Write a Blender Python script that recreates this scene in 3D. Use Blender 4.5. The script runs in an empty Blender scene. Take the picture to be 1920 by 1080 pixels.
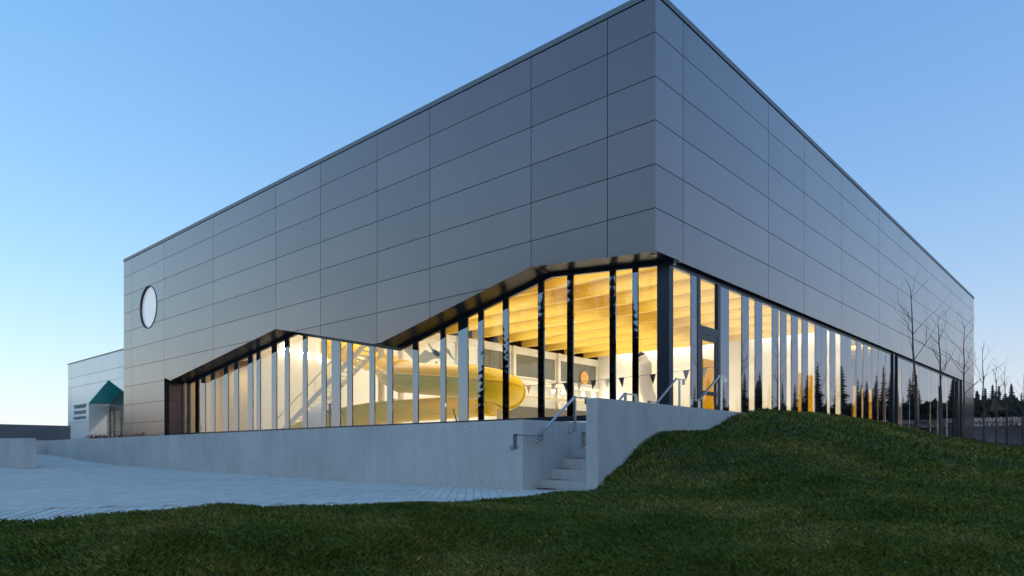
import bpy, math, random
import numpy as np
from mathutils import Vector, Matrix
random.seed(7); rng = np.random.default_rng(7)
R = math.radians
S = bpy.context.scene
COL = S.collection
CZ = 0.65                      # camera height above the paving at the foot of the stairs; heights below are given relative to the camera

# ------------------------------------------------------------------ camera
CAM = (-16.622, -9.705, CZ)
HEAD = math.atan2(0.66942, 0.74289)
cd = bpy.data.cameras.new("camera"); cam = bpy.data.objects.new("camera", cd); COL.objects.link(cam)
cam.location = CAM; cam.rotation_euler = (R(90), 0, HEAD - R(90))
cd.sensor_width = 36; cd.lens = 24.2625; cd.shift_y = 0.1604; cd.clip_start = 0.1; cd.clip_end = 3000
S.camera = cam

# ------------------------------------------------------------------ sky, sun, exposure
SUN_AZ = R(118)                # direction of the set sun, angle from +X
SUN_EL = R(-1.0)
w = bpy.data.worlds.new("World"); S.world = w; w.use_nodes = True
nt = w.node_tree; nt.nodes.clear()
sky = nt.nodes.new("ShaderNodeTexSky"); sky.sky_type = 'NISHITA'; sky.sun_disc = False
sky.sun_elevation = SUN_EL; sky.sun_rotation = R(90) - SUN_AZ
sky.altitude = 0; sky.air_density = 1.0; sky.dust_density = 0.3; sky.ozone_density = 2.2
bg = nt.nodes.new("ShaderNodeBackground"); bg.inputs[1].default_value = 0.15
out = nt.nodes.new("ShaderNodeOutputWorld")
sep = nt.nodes.new("ShaderNodeSeparateColor"); com = nt.nodes.new("ShaderNodeCombineColor")
nt.links.new(sky.outputs[0], sep.inputs[0])
for i, (p_, g_, v_) in enumerate(((.8, .47, .036), (.70, .69, .06), (.40, .69, .055))):   # grade of the whole dome towards the photograph's dusk sky
    pw = nt.nodes.new("ShaderNodeMath"); pw.operation = 'POWER'; pw.inputs[1].default_value = p_
    ma = nt.nodes.new("ShaderNodeMath"); ma.operation = 'MULTIPLY_ADD'; ma.inputs[1].default_value = g_ / .439; ma.inputs[2].default_value = v_ / .439
    nt.links.new(sep.outputs[i], pw.inputs[0]); nt.links.new(pw.outputs[0], ma.inputs[0]); nt.links.new(ma.outputs[0], com.inputs[i])
tcw = nt.nodes.new("ShaderNodeTexCoord"); spx = nt.nodes.new("ShaderNodeSeparateXYZ"); nt.links.new(tcw.outputs["Generated"], spx.inputs[0])
hz = nt.nodes.new("ShaderNodeMath"); hz.operation = 'MULTIPLY'; hz.inputs[1].default_value = -7.0; nt.links.new(spx.outputs[2], hz.inputs[0])
he = nt.nodes.new("ShaderNodeMath"); he.operation = 'EXPONENT'; nt.links.new(hz.outputs[0], he.inputs[0])
hm = nt.nodes.new("ShaderNodeMath"); hm.operation = 'MULTIPLY'; hm.use_clamp = True; hm.inputs[1].default_value = .88; nt.links.new(he.outputs[0], hm.inputs[0])
hmx = nt.nodes.new("ShaderNodeMix"); hmx.data_type = 'RGBA'; nt.links.new(hm.outputs[0], hmx.inputs[0]); nt.links.new(com.outputs[0], hmx.inputs[6])
hmx.inputs[7].default_value = (.57 / .439, .61 / .439, .64 / .439, 1)      # pale haze low on the horizon, the same all round
nt.links.new(hmx.outputs[2], bg.inputs[0])
nt.links.new(bg.outputs[0], out.inputs[0])
sd = bpy.data.lights.new("sun", 'SUN'); sd.energy = 0.3; sd.angle = R(1); sd.color = (1, 0.93, 0.84)
so = bpy.data.objects.new("sun", sd); COL.objects.link(so)
dv = Vector((math.cos(SUN_AZ) * math.cos(SUN_EL), math.sin(SUN_AZ) * math.cos(SUN_EL), math.sin(SUN_EL)))
so.rotation_euler = dv.to_track_quat('Z', 'Y').to_euler()
S.view_settings.view_transform = 'Standard'; S.view_settings.look = 'None'
S.view_settings.exposure = 2.4; S.view_settings.gamma = 1.0

# ------------------------------------------------------------------ materials
def mat(name, col=(.5, .5, .5), rough=.6, metal=0., ior=1.5, **kw):
    m = bpy.data.materials.new(name); m.use_nodes = True
    b = m.node_tree.nodes["Principled BSDF"]
    b.inputs["Base Color"].default_value = (*col, 1); b.inputs["Roughness"].default_value = rough
    b.inputs["Metallic"].default_value = metal; b.inputs["IOR"].default_value = ior
    for k, v in kw.items(): b.inputs[k].default_value = v
    return m
def nd(m, t, **kw):
    n = m.node_tree.nodes.new("ShaderNode" + t)
    for k, v in kw.items():
        if hasattr(n, k): setattr(n, k, v)
        else: n.inputs[k].default_value = v
    return n
def lk(m, a, b): m.node_tree.links.new(a, b)
def bsdf(m): return m.node_tree.nodes["Principled BSDF"]
def coords(m, scale=(1, 1, 1), obj=False):
    if obj:
        tc = nd(m, "TexCoord"); src = tc.outputs["Object"]
    else:
        g = nd(m, "NewGeometry"); src = g.outputs["Position"]
    mp = nd(m, "Mapping"); mp.inputs["Scale"].default_value = scale
    lk(m, src, mp.inputs[0]); return mp.outputs[0]
def ramp(m, fac, stops):
    r = nd(m, "ValToRGB"); e = r.color_ramp.elements
    e[0].position, e[0].color = stops[0][0], (*stops[0][1], 1)
    e[1].position, e[1].color = stops[-1][0], (*stops[-1][1], 1)
    for p, c in stops[1:-1]:
        q = e.new(p); q.color = (*c, 1)
    lk(m, fac, r.inputs[0]); return r.outputs[0]
def noise(m, vec, scale, detail=4, rough=.55):
    n = nd(m, "TexNoise"); n.inputs["Scale"].default_value = scale; n.inputs["Detail"].default_value = detail
    n.inputs["Roughness"].default_value = rough; lk(m, vec, n.inputs["Vector"]); return n.outputs["Fac"]
def mixc(m, fac, a, b, mode='MIX'):
    x = nd(m, "Mix"); x.data_type = 'RGBA'; x.blend_type = mode
    for s, v in ((x.inputs[0], fac), (x.inputs[6], a), (x.inputs[7], b)):
        if hasattr(v, "links"): lk(m, v, s)
        else: s.default_value = v if not isinstance(v, tuple) else (*v, 1)
    return x.outputs[2]
def bump(m, h, strength=.2, dist=.01):
    b = nd(m, "Bump"); b.inputs["Strength"].default_value = strength; b.inputs["Distance"].default_value = dist
    lk(m, h, b.inputs["Height"]); lk(m, b.outputs[0], bsdf(m).inputs["Normal"])
def rnd(m, lo, hi):
    o = nd(m, "ObjectInfo"); r = nd(m, "MapRange"); r.inputs["To Min"].default_value = lo; r.inputs["To Max"].default_value = hi
    lk(m, o.outputs["Random"], r.inputs[0]); return r.outputs[0]

def m_cladding(name, base, metal, rough):
    m = mat(name, base, rough, metal)
    v = nd(m, "RGB"); v.outputs[0].default_value = (*base, 1)
    hsv = nd(m, "HueSaturation"); lk(m, v.outputs[0], hsv.inputs["Color"]); lk(m, rnd(m, .88, 1.12), hsv.inputs["Value"])
    p = coords(m)
    n1 = noise(m, p, .35, 3)
    c = mixc(m, .12, hsv.outputs[0], ramp(m, n1, [(.3, (.5, .5, .5)), (.7, (1, 1, 1))]), 'MULTIPLY')
    lk(m, c, bsdf(m).inputs["Base Color"])
    mr = nd(m, "MapRange"); mr.inputs["To Min"].default_value = rough - .04; mr.inputs["To Max"].default_value = rough + .06
    lk(m, noise(m, p, .5, 2), mr.inputs[0]); lk(m, mr.outputs[0], bsdf(m).inputs["Roughness"])
    bsdf(m).inputs['Coat Weight'].default_value = 1.0; bsdf(m).inputs['Coat Roughness'].default_value = .2; bsdf(m).inputs['Coat IOR'].default_value = 1.78
    return m
M = {}
M['clad'] = m_cladding("grey_metal_panel", (.172, .110, .103), 1.0, .33)
M['clad_white'] = m_cladding("white_metal_panel", (.86, .85, .83), 0.0, .35)
M['joint'] = mat("dark_joint", (.012, .013, .016), .8)
M['coping'] = mat("coping_metal", (.2, .19, .19), .45, .8)
M['soffit'] = mat("glossy_soffit", (.014, .014, .013), .3, 0, 1.22)
M['frame'] = mat("anodised_frame", (.018, .024, .04), .3, .3)
M['spandrel'] = mat("spandrel_glass", (.21, .23, .28), .02, 1.0)
M['steel'] = mat("stainless_steel", (.62, .62, .64), .22, 1)
M['white'] = mat("white_paint", (.8, .79, .76), .5)
M['wallin'] = mat("pool_hall_wall", (.82, .81, .77), .6)
M['beige'] = mat("beige_wall", (.62, .5, .33), .6)
M['greyglass'] = mat("mezzanine_glass", (.16, .17, .17), .08, 0, 1.5)
M['dark'] = mat("dark_paint", (.02, .02, .025), .5)
M['navy'] = mat("navy_fabric", (.03, .03, .06), .8)
M['lightflag'] = mat("pale_fabric", (.6, .58, .52), .8)
M['amber'] = mat("amber_laminate", (.75, .36, .02), .35)
def m_amber():
    m = bpy.data.materials.new("amber_translucent"); m.use_nodes = True; t = m.node_tree; t.nodes.clear()
    a = nd(m, "BsdfTranslucent"); a.inputs[0].default_value = (1.0, .74, .11, 1); d = nd(m, "BsdfDiffuse"); d.inputs[0].default_value = (.85, .45, .01, 1)
    mx = nd(m, "MixShader"); mx.inputs[0].default_value = .3; lk(m, a.outputs[0], mx.inputs[1]); lk(m, d.outputs[0], mx.inputs[2])
    o = nd(m, "OutputMaterial"); lk(m, mx.outputs[0], o.inputs[0]); return m
M['amber'] = m_amber()
M['teal'] = mat("teal_metal", (.0, .56, .55), .4, 0)
M['rubber'] = mat("dark_floor", (.12, .115, .11), .6)
M['tilefloor'] = mat("pool_tile", (.8, .8, .74), .4)
M['stakegreen'] = mat("green_stake", (.01, .07, .03), .5)
M['stakedark'] = mat("dark_stake", (.04, .045, .06), .6)
M['wood_deck'] = mat("timber_deck", (.78, .42, .03), .6)
M['signtext'] = mat("grey_letters", (.24, .28, .32), .5)
M['mural_grey'] = mat("mural_grey", (.23, .24, .26), .6)
M['mural_green'] = mat("mural_green", (.13, .24, .22), .6)
M['orange'] = mat("orange_disc", (.75, .42, .14), .5)
M['round'] = mat("pale_glazing", (.9, .9, .86), .12, 0, 1.5)
bsdf_r = M['round'].node_tree.nodes['Principled BSDF']; bsdf_r.inputs['Emission Color'].default_value = (1, .97, .92, 1); bsdf_r.inputs['Emission Strength'].default_value = .05   # faint glow put into the pane, in place of a lit room behind

def m_yellow():
    m = mat("yellow_fibreglass", (.80, .50, .03), .35); p = coords(m)
    lk(m, ramp(m, noise(m, p, 1.2, 3), [(.3, (.97, .62, .0)), (.7, (.98, .67, .002))]), bsdf(m).inputs["Base Color"])
    bsdf(m).inputs["Coat Weight"].default_value = .1
    return m
M['yellow'] = m_yellow()
def m_beam():
    m = mat("glulam", (.72, .46, .16), .55); p = coords(m, (9, .35, 9))
    a = ramp(m, noise(m, p, 2.2, 5), [(.25, (.66, .43, .06)), (.55, (.78, .54, .09)), (.8, (.84, .61, .13))])
    lam = nd(m, "TexWave"); lam.wave_type = 'BANDS'; lam.bands_direction = 'Z'; lam.inputs["Scale"].default_value = 3.6
    lk(m, coords(m), lam.inputs["Vector"])
    c = mixc(m, .18, a, ramp(m, lam.outputs["Fac"], [(.0, (.55, .5, .45)), (.12, (1, 1, 1))]), 'MULTIPLY')
    lk(m, c, bsdf(m).inputs["Base Color"]); return m
M['beam'] = m_beam()
def m_concrete(name, lo, hi):
    m = mat(name, hi, .85); p = coords(m)
    a = ramp(m, noise(m, p, .9, 6, .6), [(.3, lo), (.7, hi)])
    st = ramp(m, noise(m, coords(m, (3.2, 3.2, .35)), 1.6, 5), [(.35, (.74, .74, .74)), (.62, (1, 1, 1))])
    a = mixc(m, .3, a, st, 'MULTIPLY')
    vo = nd(m, "TexVoronoi"); vo.inputs["Scale"].default_value = 7; lk(m, p, vo.inputs["Vector"])
    vn = nd(m, "TexNoise"); vn.inputs["Scale"].default_value = 2.2; lk(m, p, vn.inputs["Vector"])
    th = nd(m, "MapRange"); th.inputs["From Min"].default_value = .45; th.inputs["From Max"].default_value = .75
    th.inputs["To Min"].default_value = 0.04; th.inputs["To Max"].default_value = .19; lk(m, vn.outputs["Fac"], th.inputs[0])
    lt = nd(m, "Math", operation='LESS_THAN'); lk(m, vo.outputs["Distance"], lt.inputs[0]); lk(m, th.outputs[0], lt.inputs[1])
    pit = nd(m, "Math", operation='MULTIPLY'); lk(m, lt.outputs[0], pit.inputs[0]); pit.inputs[1].default_value = .8
    a = mixc(m, pit.outputs[0], a, tuple(x * .45 for x in lo))
    lk(m, a, bsdf(m).inputs["Base Color"])
    sub = nd(m, "Math", operation='SUBTRACT'); lk(m, noise(m, p, 26, 5), sub.inputs[0]); lk(m, pit.outputs[0], sub.inputs[1])
    bump(m, sub.outputs[0], .35, .008); return m
M['conc'] = m_concrete("cast_concrete", (.53, .49, .44), (.66, .615, .56))
M['conc_dark'] = m_concrete("dark_concrete", (.14, .14, .14), (.21, .21, .21))
def m_paver():
    m = mat("pale_paver", (.4, .41, .43), .8); p = coords(m)
    base = ramp(m, noise(m, p, .5, 4), [(.3, (.70, .61, .50)), (.7, (.79, .70, .585))])
    isl = nd(m, "NewGeometry"); o = nd(m, "ObjectInfo")
    ad = nd(m, "Math", operation='ADD'); lk(m, isl.outputs["Random Per Island"], ad.inputs[0]); lk(m, o.outputs["Random"], ad.inputs[1])
    fr = nd(m, "Math", operation='FRACT'); lk(m, ad.outputs[0], fr.inputs[0])
    hs = nd(m, "HueSaturation"); lk(m, base, hs.inputs["Color"])
    mr = nd(m, "MapRange"); mr.inputs["To Min"].default_value = .9; mr.inputs["To Max"].default_value = 1.08
    lk(m, fr.outputs[0], mr.inputs[0]); lk(m, mr.outputs[0], hs.inputs["Value"])
    c = mixc(m, .35, hs.outputs[0], ramp(m, noise(m, p, 60, 3), [(.35, (.7, .7, .7)), (.6, (1, 1, 1))]), 'MULTIPLY')
    lk(m, c, bsdf(m).inputs["Base Color"]); bump(m, noise(m, p, 90, 4), .25, .004); return m
M['paver'] = m_paver()
M['sand'] = mat("joint_sand", (.05, .048, .045), .9)
def m_soil():
    m = mat("lawn_soil", (.03, .035, .015), .95); p = coords(m)
    lk(m, ramp(m, noise(m, p, 1.1, 6), [(.3, (.012, .022, .007)), (.6, (.03, .04, .013)), (.8, (.055, .05, .02))]), bsdf(m).inputs["Base Color"])
    bump(m, noise(m, p, 30, 5), .8, .03); return m
M['soil'] = m_soil()
def m_grass():
    m = mat("grass_blade", (.04, .07, .02), .6); p = coords(m)
    patch = noise(m, p, .55, 5, .6)
    a = ramp(m, patch, [(.34, (.075, .105, .011)), (.5, (.135, .155, .021)), (.66, (.26, .21, .05))])
    at = nd(m, "Attribute"); at.attribute_name = "tone"
    b = ramp(m, at.outputs["Fac"], [(0, (.25, .32, .25)), (.5, (.9, .95, .9)), (.85, (1.7, 1.5, 1.1)), (1, (3.2, 2.6, 1.9))])
    c = mixc(m, 1.0, a, b, 'MULTIPLY'); lk(m, c, bsdf(m).inputs["Base Color"])
    bsdf(m).inputs["Specular IOR Level"].default_value = .25
    return m
M['grass'] = m_grass()
def m_bank():
    m = mat("bare_earth", (.07, .05, .04), .95); p = coords(m)
    lk(m, ramp(m, noise(m, p, .22, 7, .65), [(.3, (.07, .036, .026)), (.55, (.14, .08, .06)), (.75, (.24, .15, .11))]), bsdf(m).inputs["Base Color"])
    bump(m, noise(m, p, .8, 6), 1, .4); return m
M['bank'] = m_bank()
M['drygrass'] = mat("dry_grass", (.7, .46, .32), .9)
M['ground'] = mat("far_ground", (.06, .06, .035), .95)
def m_bark():
    m = mat("bark", (.14, .09, .07), .85); p = coords(m, (1, 1, .25))
    lk(m, ramp(m, noise(m, p, 22, 5), [(.3, (.07, .045, .035)), (.7, (.22, .15, .12))]), bsdf(m).inputs["Base Color"]); return m
M['bark'] = m_bark()
def m_needle():
    m = mat("conifer_needles", (.03, .04, .02), .8)
    g = nd(m, "NewGeometry")
    lk(m, ramp(m, g.outputs["Random Per Island"], [(0, (.028, .024, .013)), (.7, (.060, .048, .024)), (1, (.12, .08, .038))]), bsdf(m).inputs["Base Color"]); return m
M['needle'] = m_needle()
M['leaf'] = mat("fallen_leaf", (.22, .06, .04), .8)
M['house'] = mat("house_render", (.5, .46, .4), .8)
M['roof'] = mat("roof_shingle", (.06, .055, .06), .9)
M['roofmem'] = mat("roof_membrane", (.3, .3, .3), .9)

def m_glass(name, tint=(.93, .96, .97), f0=.05):
    m = bpy.data.materials.new(name); m.use_nodes = True; t = m.node_tree; t.nodes.clear()
    g = nd(m, "NewGeometry"); dt = nd(m, "VectorMath", operation='DOT_PRODUCT')
    lk(m, g.outputs["Normal"], dt.inputs[0]); lk(m, g.outputs["Incoming"], dt.inputs[1])
    ab = nd(m, "Math", operation='ABSOLUTE'); lk(m, dt.outputs["Value"], ab.inputs[0])
    om = nd(m, "Math", operation='SUBTRACT'); om.inputs[0].default_value = 1; lk(m, ab.outputs[0], om.inputs[1])
    pw = nd(m, "Math", operation='POWER'); lk(m, om.outputs[0], pw.inputs[0]); pw.inputs[1].default_value = 5
    ma = nd(m, "Math", operation='MULTIPLY_ADD'); lk(m, pw.outputs[0], ma.inputs[0]); ma.inputs[1].default_value = 1 - f0; ma.inputs[2].default_value = f0
    tr = nd(m, "BsdfTransparent"); tr.inputs[0].default_value = (*tint, 1)
    gl = nd(m, "BsdfGlossy"); gl.inputs["Roughness"].default_value = 0.0; gl.inputs[0].default_value = (1, 1, 1, 1)
    mx = nd(m, "MixShader"); lk(m, ma.outputs[0], mx.inputs[0]); lk(m, tr.outputs[0], mx.inputs[1]); lk(m, gl.outputs[0], mx.inputs[2])
    o = nd(m, "OutputMaterial"); lk(m, mx.outputs[0], o.inputs[0]); return m
M['glass'] = m_glass("clear_glass", f0=.03)

# ------------------------------------------------------------------ helpers
def link(name, me, m=None, parent=None, loc=(0, 0, 0), rot=(0, 0, 0)):
    o = bpy.data.objects.new(name, me); COL.objects.link(o)
    if me is not None and m is not None and not me.materials: me.materials.append(m)
    o.location = loc; o.rotation_euler = rot
    if parent is not None: o.parent = parent
    return o
def tag(o, label, cat, group=None):
    o["label"] = label; o["category"] = cat
    if group: o["group"] = group
    return o
def thing(name, label, cat, loc=(0, 0, 0), group=None, rz=0):
    o = link(name, None, loc=loc, rot=(0, 0, rz)); o.empty_display_size = .3
    return tag(o, label, cat, group)
def struct(o, kind="structure"): o["kind"] = kind; return o
class MB:
    def __init__(s): s.v = []; s.f = []
    def add(s, vs, fs):
        n = len(s.v); s.v += [tuple(p) for p in vs]; s.f += [tuple(i + n for i in q) for q in fs]; return s
    def box(s, x0, x1, y0, y1, z0, z1):
        return s.add([(x0, y0, z0), (x1, y0, z0), (x1, y1, z0), (x0, y1, z0), (x0, y0, z1), (x1, y0, z1), (x1, y1, z1), (x0, y1, z1)],
                     [(0, 3, 2, 1), (4, 5, 6, 7), (0, 1, 5, 4), (1, 2, 6, 5), (2, 3, 7, 6), (3, 0, 4, 7)])
    def prism(s, poly, vec):           # poly: list of 3D points, extruded by vec
        n = len(poly); q = [(a[0] + vec[0], a[1] + vec[1], a[2] + vec[2]) for a in poly]
        return s.add(list(poly) + q, [tuple(range(n))[::-1], tuple(range(n, 2 * n))] + [(i, (i + 1) % n, n + (i + 1) % n, n + i) for i in range(n)])
    def bar(s, a, b, w, h, up=(0, 0, 1)):   # rectangular bar from a to b
        a, b = Vector(a), Vector(b); d = (b - a).normalized(); u = Vector(up)
        if abs(d.dot(u)) > .98: u = Vector((1, 0, 0))
        sd_ = d.cross(u).normalized() * w / 2; u = sd_.cross(d).normalized() * h / 2
        vs = [p + i * sd_ + j * u for p in (a, b) for i, j in ((-1, -1), (1, -1), (1, 1), (-1, 1))]
        return s.add(vs, [(3, 2, 1, 0), (4, 5, 6, 7), (0, 1, 5, 4), (1, 2, 6, 5), (2, 3, 7, 6), (3, 0, 4, 7)])
    def tube(s, pts, rad, n=8, closed_ends=True):
        pts = [Vector(p) for p in pts]; rad = rad if hasattr(rad, '__len__') else [rad] * len(pts)
        base = len(s.v); a = None
        for i, p in enumerate(pts):
            d = (pts[min(i + 1, len(pts) - 1)] - pts[max(i - 1, 0)]).normalized()
            if a is None:
                u = Vector((0, 0, 1)) if abs(d.z) < .9 else Vector((1, 0, 0)); a = d.cross(u).normalized()
            a = (a - d * a.dot(d)).normalized(); b = a.cross(d)
            for k in range(n):
                t = 2 * math.pi * k / n; s.v.append(tuple(p + (a * math.cos(t) + b * math.sin(t)) * rad[i]))
        for i in range(len(pts) - 1):
            for k in range(n):
                s.f.append((base + i * n + k, base + i * n + (k + 1) % n, base + (i + 1) * n + (k + 1) % n, base + (i + 1) * n + k))
        if closed_ends:
            s.f.append(tuple(base + k for k in range(n))[::-1]); s.f.append(tuple(base + (len(pts) - 1) * n + k for k in range(n)))
        return s
    def mesh(s, name="mesh"):
        me = bpy.data.meshes.new(name); me.from_pydata(s.v, [], s.f); me.update(); return me
    def build(s, name, m, parent=None, loc=(0, 0, 0), smooth=False):
        me = s.mesh(name)
        if smooth: me.polygons.foreach_set("use_smooth", [True] * len(me.polygons))
        return link(name, me, m, parent, loc)
def np_mesh(name, V, F):               # V (n,3) float, F (m,k) int, all faces with k corners
    me = bpy.data.meshes.new(name); k = F.shape[1]
    me.vertices.add(len(V)); me.vertices.foreach_set("co", V.astype(np.float32).ravel())
    me.loops.add(F.size); me.loops.foreach_set("vertex_index", F.astype(np.int32).ravel())
    me.polygons.add(len(F)); me.polygons.foreach_set("loop_start", np.arange(len(F), dtype=np.int32) * k)
    me.update(calc_edges=True); me.validate(); return me
def Z(h): return h + CZ
def catmull(P, n=8):
    P = [Vector(p) for p in P]; Q = [P[0] * 2 - P[1]] + P + [P[-1] * 2 - P[-2]]; r = []
    for i in range(1, len(Q) - 2):
        for k in range(n):
            t = k / n; a, b, c, d = Q[i - 1:i + 3]
            r.append(.5 * ((2 * b) + (c - a) * t + (2 * a - 5 * b + 4 * c - d) * t * t + (3 * b - a - 3 * c + d) * t ** 3))
    r.append(P[-1]); return r
hx, hy = math.cos(HEAD), math.sin(HEAD)
def project(x, y, z):                  # photograph pixel (1920 wide) of a world point; only used to pick nearest pieces
    dx, dy = x - CAM[0], y - CAM[1]
    dep = dx * hx + dy * hy; sx = dx * hy - dy * hx
    return 960 + 1294 * sx / dep, 848 - 1294 * (z - CZ) / dep, dep

# ================================================================== TERRAIN
g = MB(); g.add([(-900, -900, -1.6), (1200, -900, -1.6), (1200, 1200, -1.6), (-900, 1200, -1.6)], [(0, 1, 2, 3)])
struct(g.build("ground", M['ground']))

PROF = ([-30, -3.6, -2.2, 3, 8.2, 16.7, 24.6, 32, 60], [-.64, -.63, -.62, -.60, -.55, -.43, -.09, .15, .3])
def pav(y): return np.interp(y, *PROF) + CZ
EDGE = ([-40, -22, -18, -16.2, -15.2, -14.5, -13.7, -12.6, -11.4, -9.6, -8.2, -7.7], [4, -.6, -2.2, -2.65, -2.83, -2.97, -3.3, -3.6, -3.63, -3.58, -3.6, -3.55])
def edge(x): return np.interp(x, *EDGE)
CTRL = [(-8.2, -3.62, -.60), (-9.6, -3.6, -.6), (-11.4, -3.65, -.6), (-12.6, -3.62, -.6), (-13.7, -3.32, -.6), (-14.5, -3, -.6), (-15.2, -2.85, -.6), (-18, -2.2, -.6), (-22, -.6, -.6), (-30, 2, -.6),
        (-13.3, -6.7, -.82), (-15.5, -4.3, -.68), (-11, -9.2, -.86), (-16.6, -9.7, -1.45), (-20, -6, -1.0), (-25, -4, -.9),
        (-7.74, -3.55, -.53), (-7.31, -3.55, -.33), (-6.92, -3.55, -.15), (-6.5, -3.55, .07), (-6.03, -3.55, .27), (-5.12, -3.55, .36), (-4.05, -3.55, .46), (-3.47, -3.55, .56), (-2.74, -3.55, .78),
        (-.69, -3.6, .86), (1.03, -3.6, .93), (4, -3.2, 1.0), (8, -2.7, 1.11), (13.6, -2, 1.22), (18, -1.5, 1.18), (28, -1, 1.06), (37, -1, .96), (50, -1, .8), (60, -1, .6),
        (8, 0, .98), (20, 0, 1.05), (35, 0, .9), (50, 0, .75), (-2, -1, .6), (3, -1, .8),
        (11.3, -4, .36), (15.4, -4, .41), (20, -4, .36), (26, -4, .33), (30, -4, .3), (35, -4, .23), (43, -4, .19), (6, -4.6, .62), (2, -5, .55), (-2, -5, .42), (-5, -5.2, .02), (-7.5, -5, -.42),
        (10, -9, -.15), (0, -9, -.25), (-5, -8, -.45), (-9, -6, -.62), (20, -12, -.15), (40, -10, -.05), (60, -8, -.05), (0, -20, -.9), (-12, -20, -1.4), (40, -30, -.6), (75, -30, -.5), (75, 0, .2), (-35, -25, -1.6), (20, -30, -.9), (75, 30, .3), (60, 20, .4)]
_c = np.array(CTRL)
def _U(r): return np.where(r > 1e-9, r * r * np.log(r + 1e-12), 0)
def _solve():
    n = len(_c); K = _U(np.linalg.norm(_c[:, None, :2] - _c[None, :, :2], axis=2)) + np.eye(n) * .02
    P = np.c_[np.ones(n), _c[:, :2]]; A = np.zeros((n + 3, n + 3)); A[:n, :n] = K; A[:n, n:] = P; A[n:, :n] = P.T
    return np.linalg.solve(A, np.r_[_c[:, 2], 0, 0, 0])
_w = _solve()
def vnoise(x, y, s, seed):
    xi, yi = np.floor(x / s), np.floor(y / s); fx, fy = x / s - xi, y / s - yi
    fx, fy = fx * fx * (3 - 2 * fx), fy * fy * (3 - 2 * fy)
    def h(a, b): v = np.sin(a * 127.1 + b * 311.7 + seed * 74.7) * 43758.5453; return v - np.floor(v)
    return (h(xi, yi) * (1 - fx) + h(xi + 1, yi) * fx) * (1 - fy) + (h(xi, yi + 1) * (1 - fx) + h(xi + 1, yi + 1) * fx) * fy - .5
def lawn_h(x, y):
    x = np.asarray(x, float); y = np.asarray(y, float); sh = x.shape; x = x.ravel(); y = y.ravel(); o = np.empty(len(x))
    for i in range(0, len(x), 60000):
        a, b = x[i:i + 60000], y[i:i + 60000]
        r = np.hypot(a[:, None] - _c[None, :, 0], b[:, None] - _c[None, :, 1])
        o[i:i + 60000] = _U(r) @ _w[:-3] + _w[-3] + _w[-2] * a + _w[-1] * b
    o += vnoise(x, y, 1.5, 1) * .09 + vnoise(x, y, .6, 2) * .045 + vnoise(x, y, 3.7, 3) * .10
    return np.maximum(o, -2.0).reshape(sh) + CZ
def is_plaza(x, y): return (x < -7.6) & (y > edge(x))
def is_built(x, y): return ((x > -8.1) & (x < 6.1) & (y > -3.5)) | ((x > 6.0) & (x < 50.5) & (y > .25))
gx = np.concatenate([np.arange(-34, -20, 1.0), np.arange(-20, 8, .25), np.arange(8, 40, .5), np.arange(40, 76, 1.5)])
gy = np.concatenate([np.arange(-30, -12, 1.0), np.arange(-12, 1.01, .25), np.arange(2, 31, 2.0)])
GX, GY = np.meshgrid(gx, gy, indexing='ij'); GZ = lawn_h(GX, GY)
pz = is_plaza(GX, GY); GZ[pz] = pav(GY[pz]) - .10
bz = is_built(GX, GY); GZ[bz] = np.minimum(GZ[bz], CZ - .75)
far = (GX > 70) | (GX < -31) | (GY < -27) ; GZ[far] = -1.7
nx, ny = GX.shape
I = np.arange(nx * ny).reshape(nx, ny)
F = np.stack([I[:-1, :-1], I[1:, :-1], I[1:, 1:], I[:-1, 1:]], -1).reshape(-1, 4)
lawn = link("lawn", np_mesh("lawn", np.c_[GX.ravel(), GY.ravel(), GZ.ravel()], F), M['soil']); struct(lawn)
lawn.data.polygons.foreach_set("use_smooth", [True] * len(lawn.data.polygons))

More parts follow.
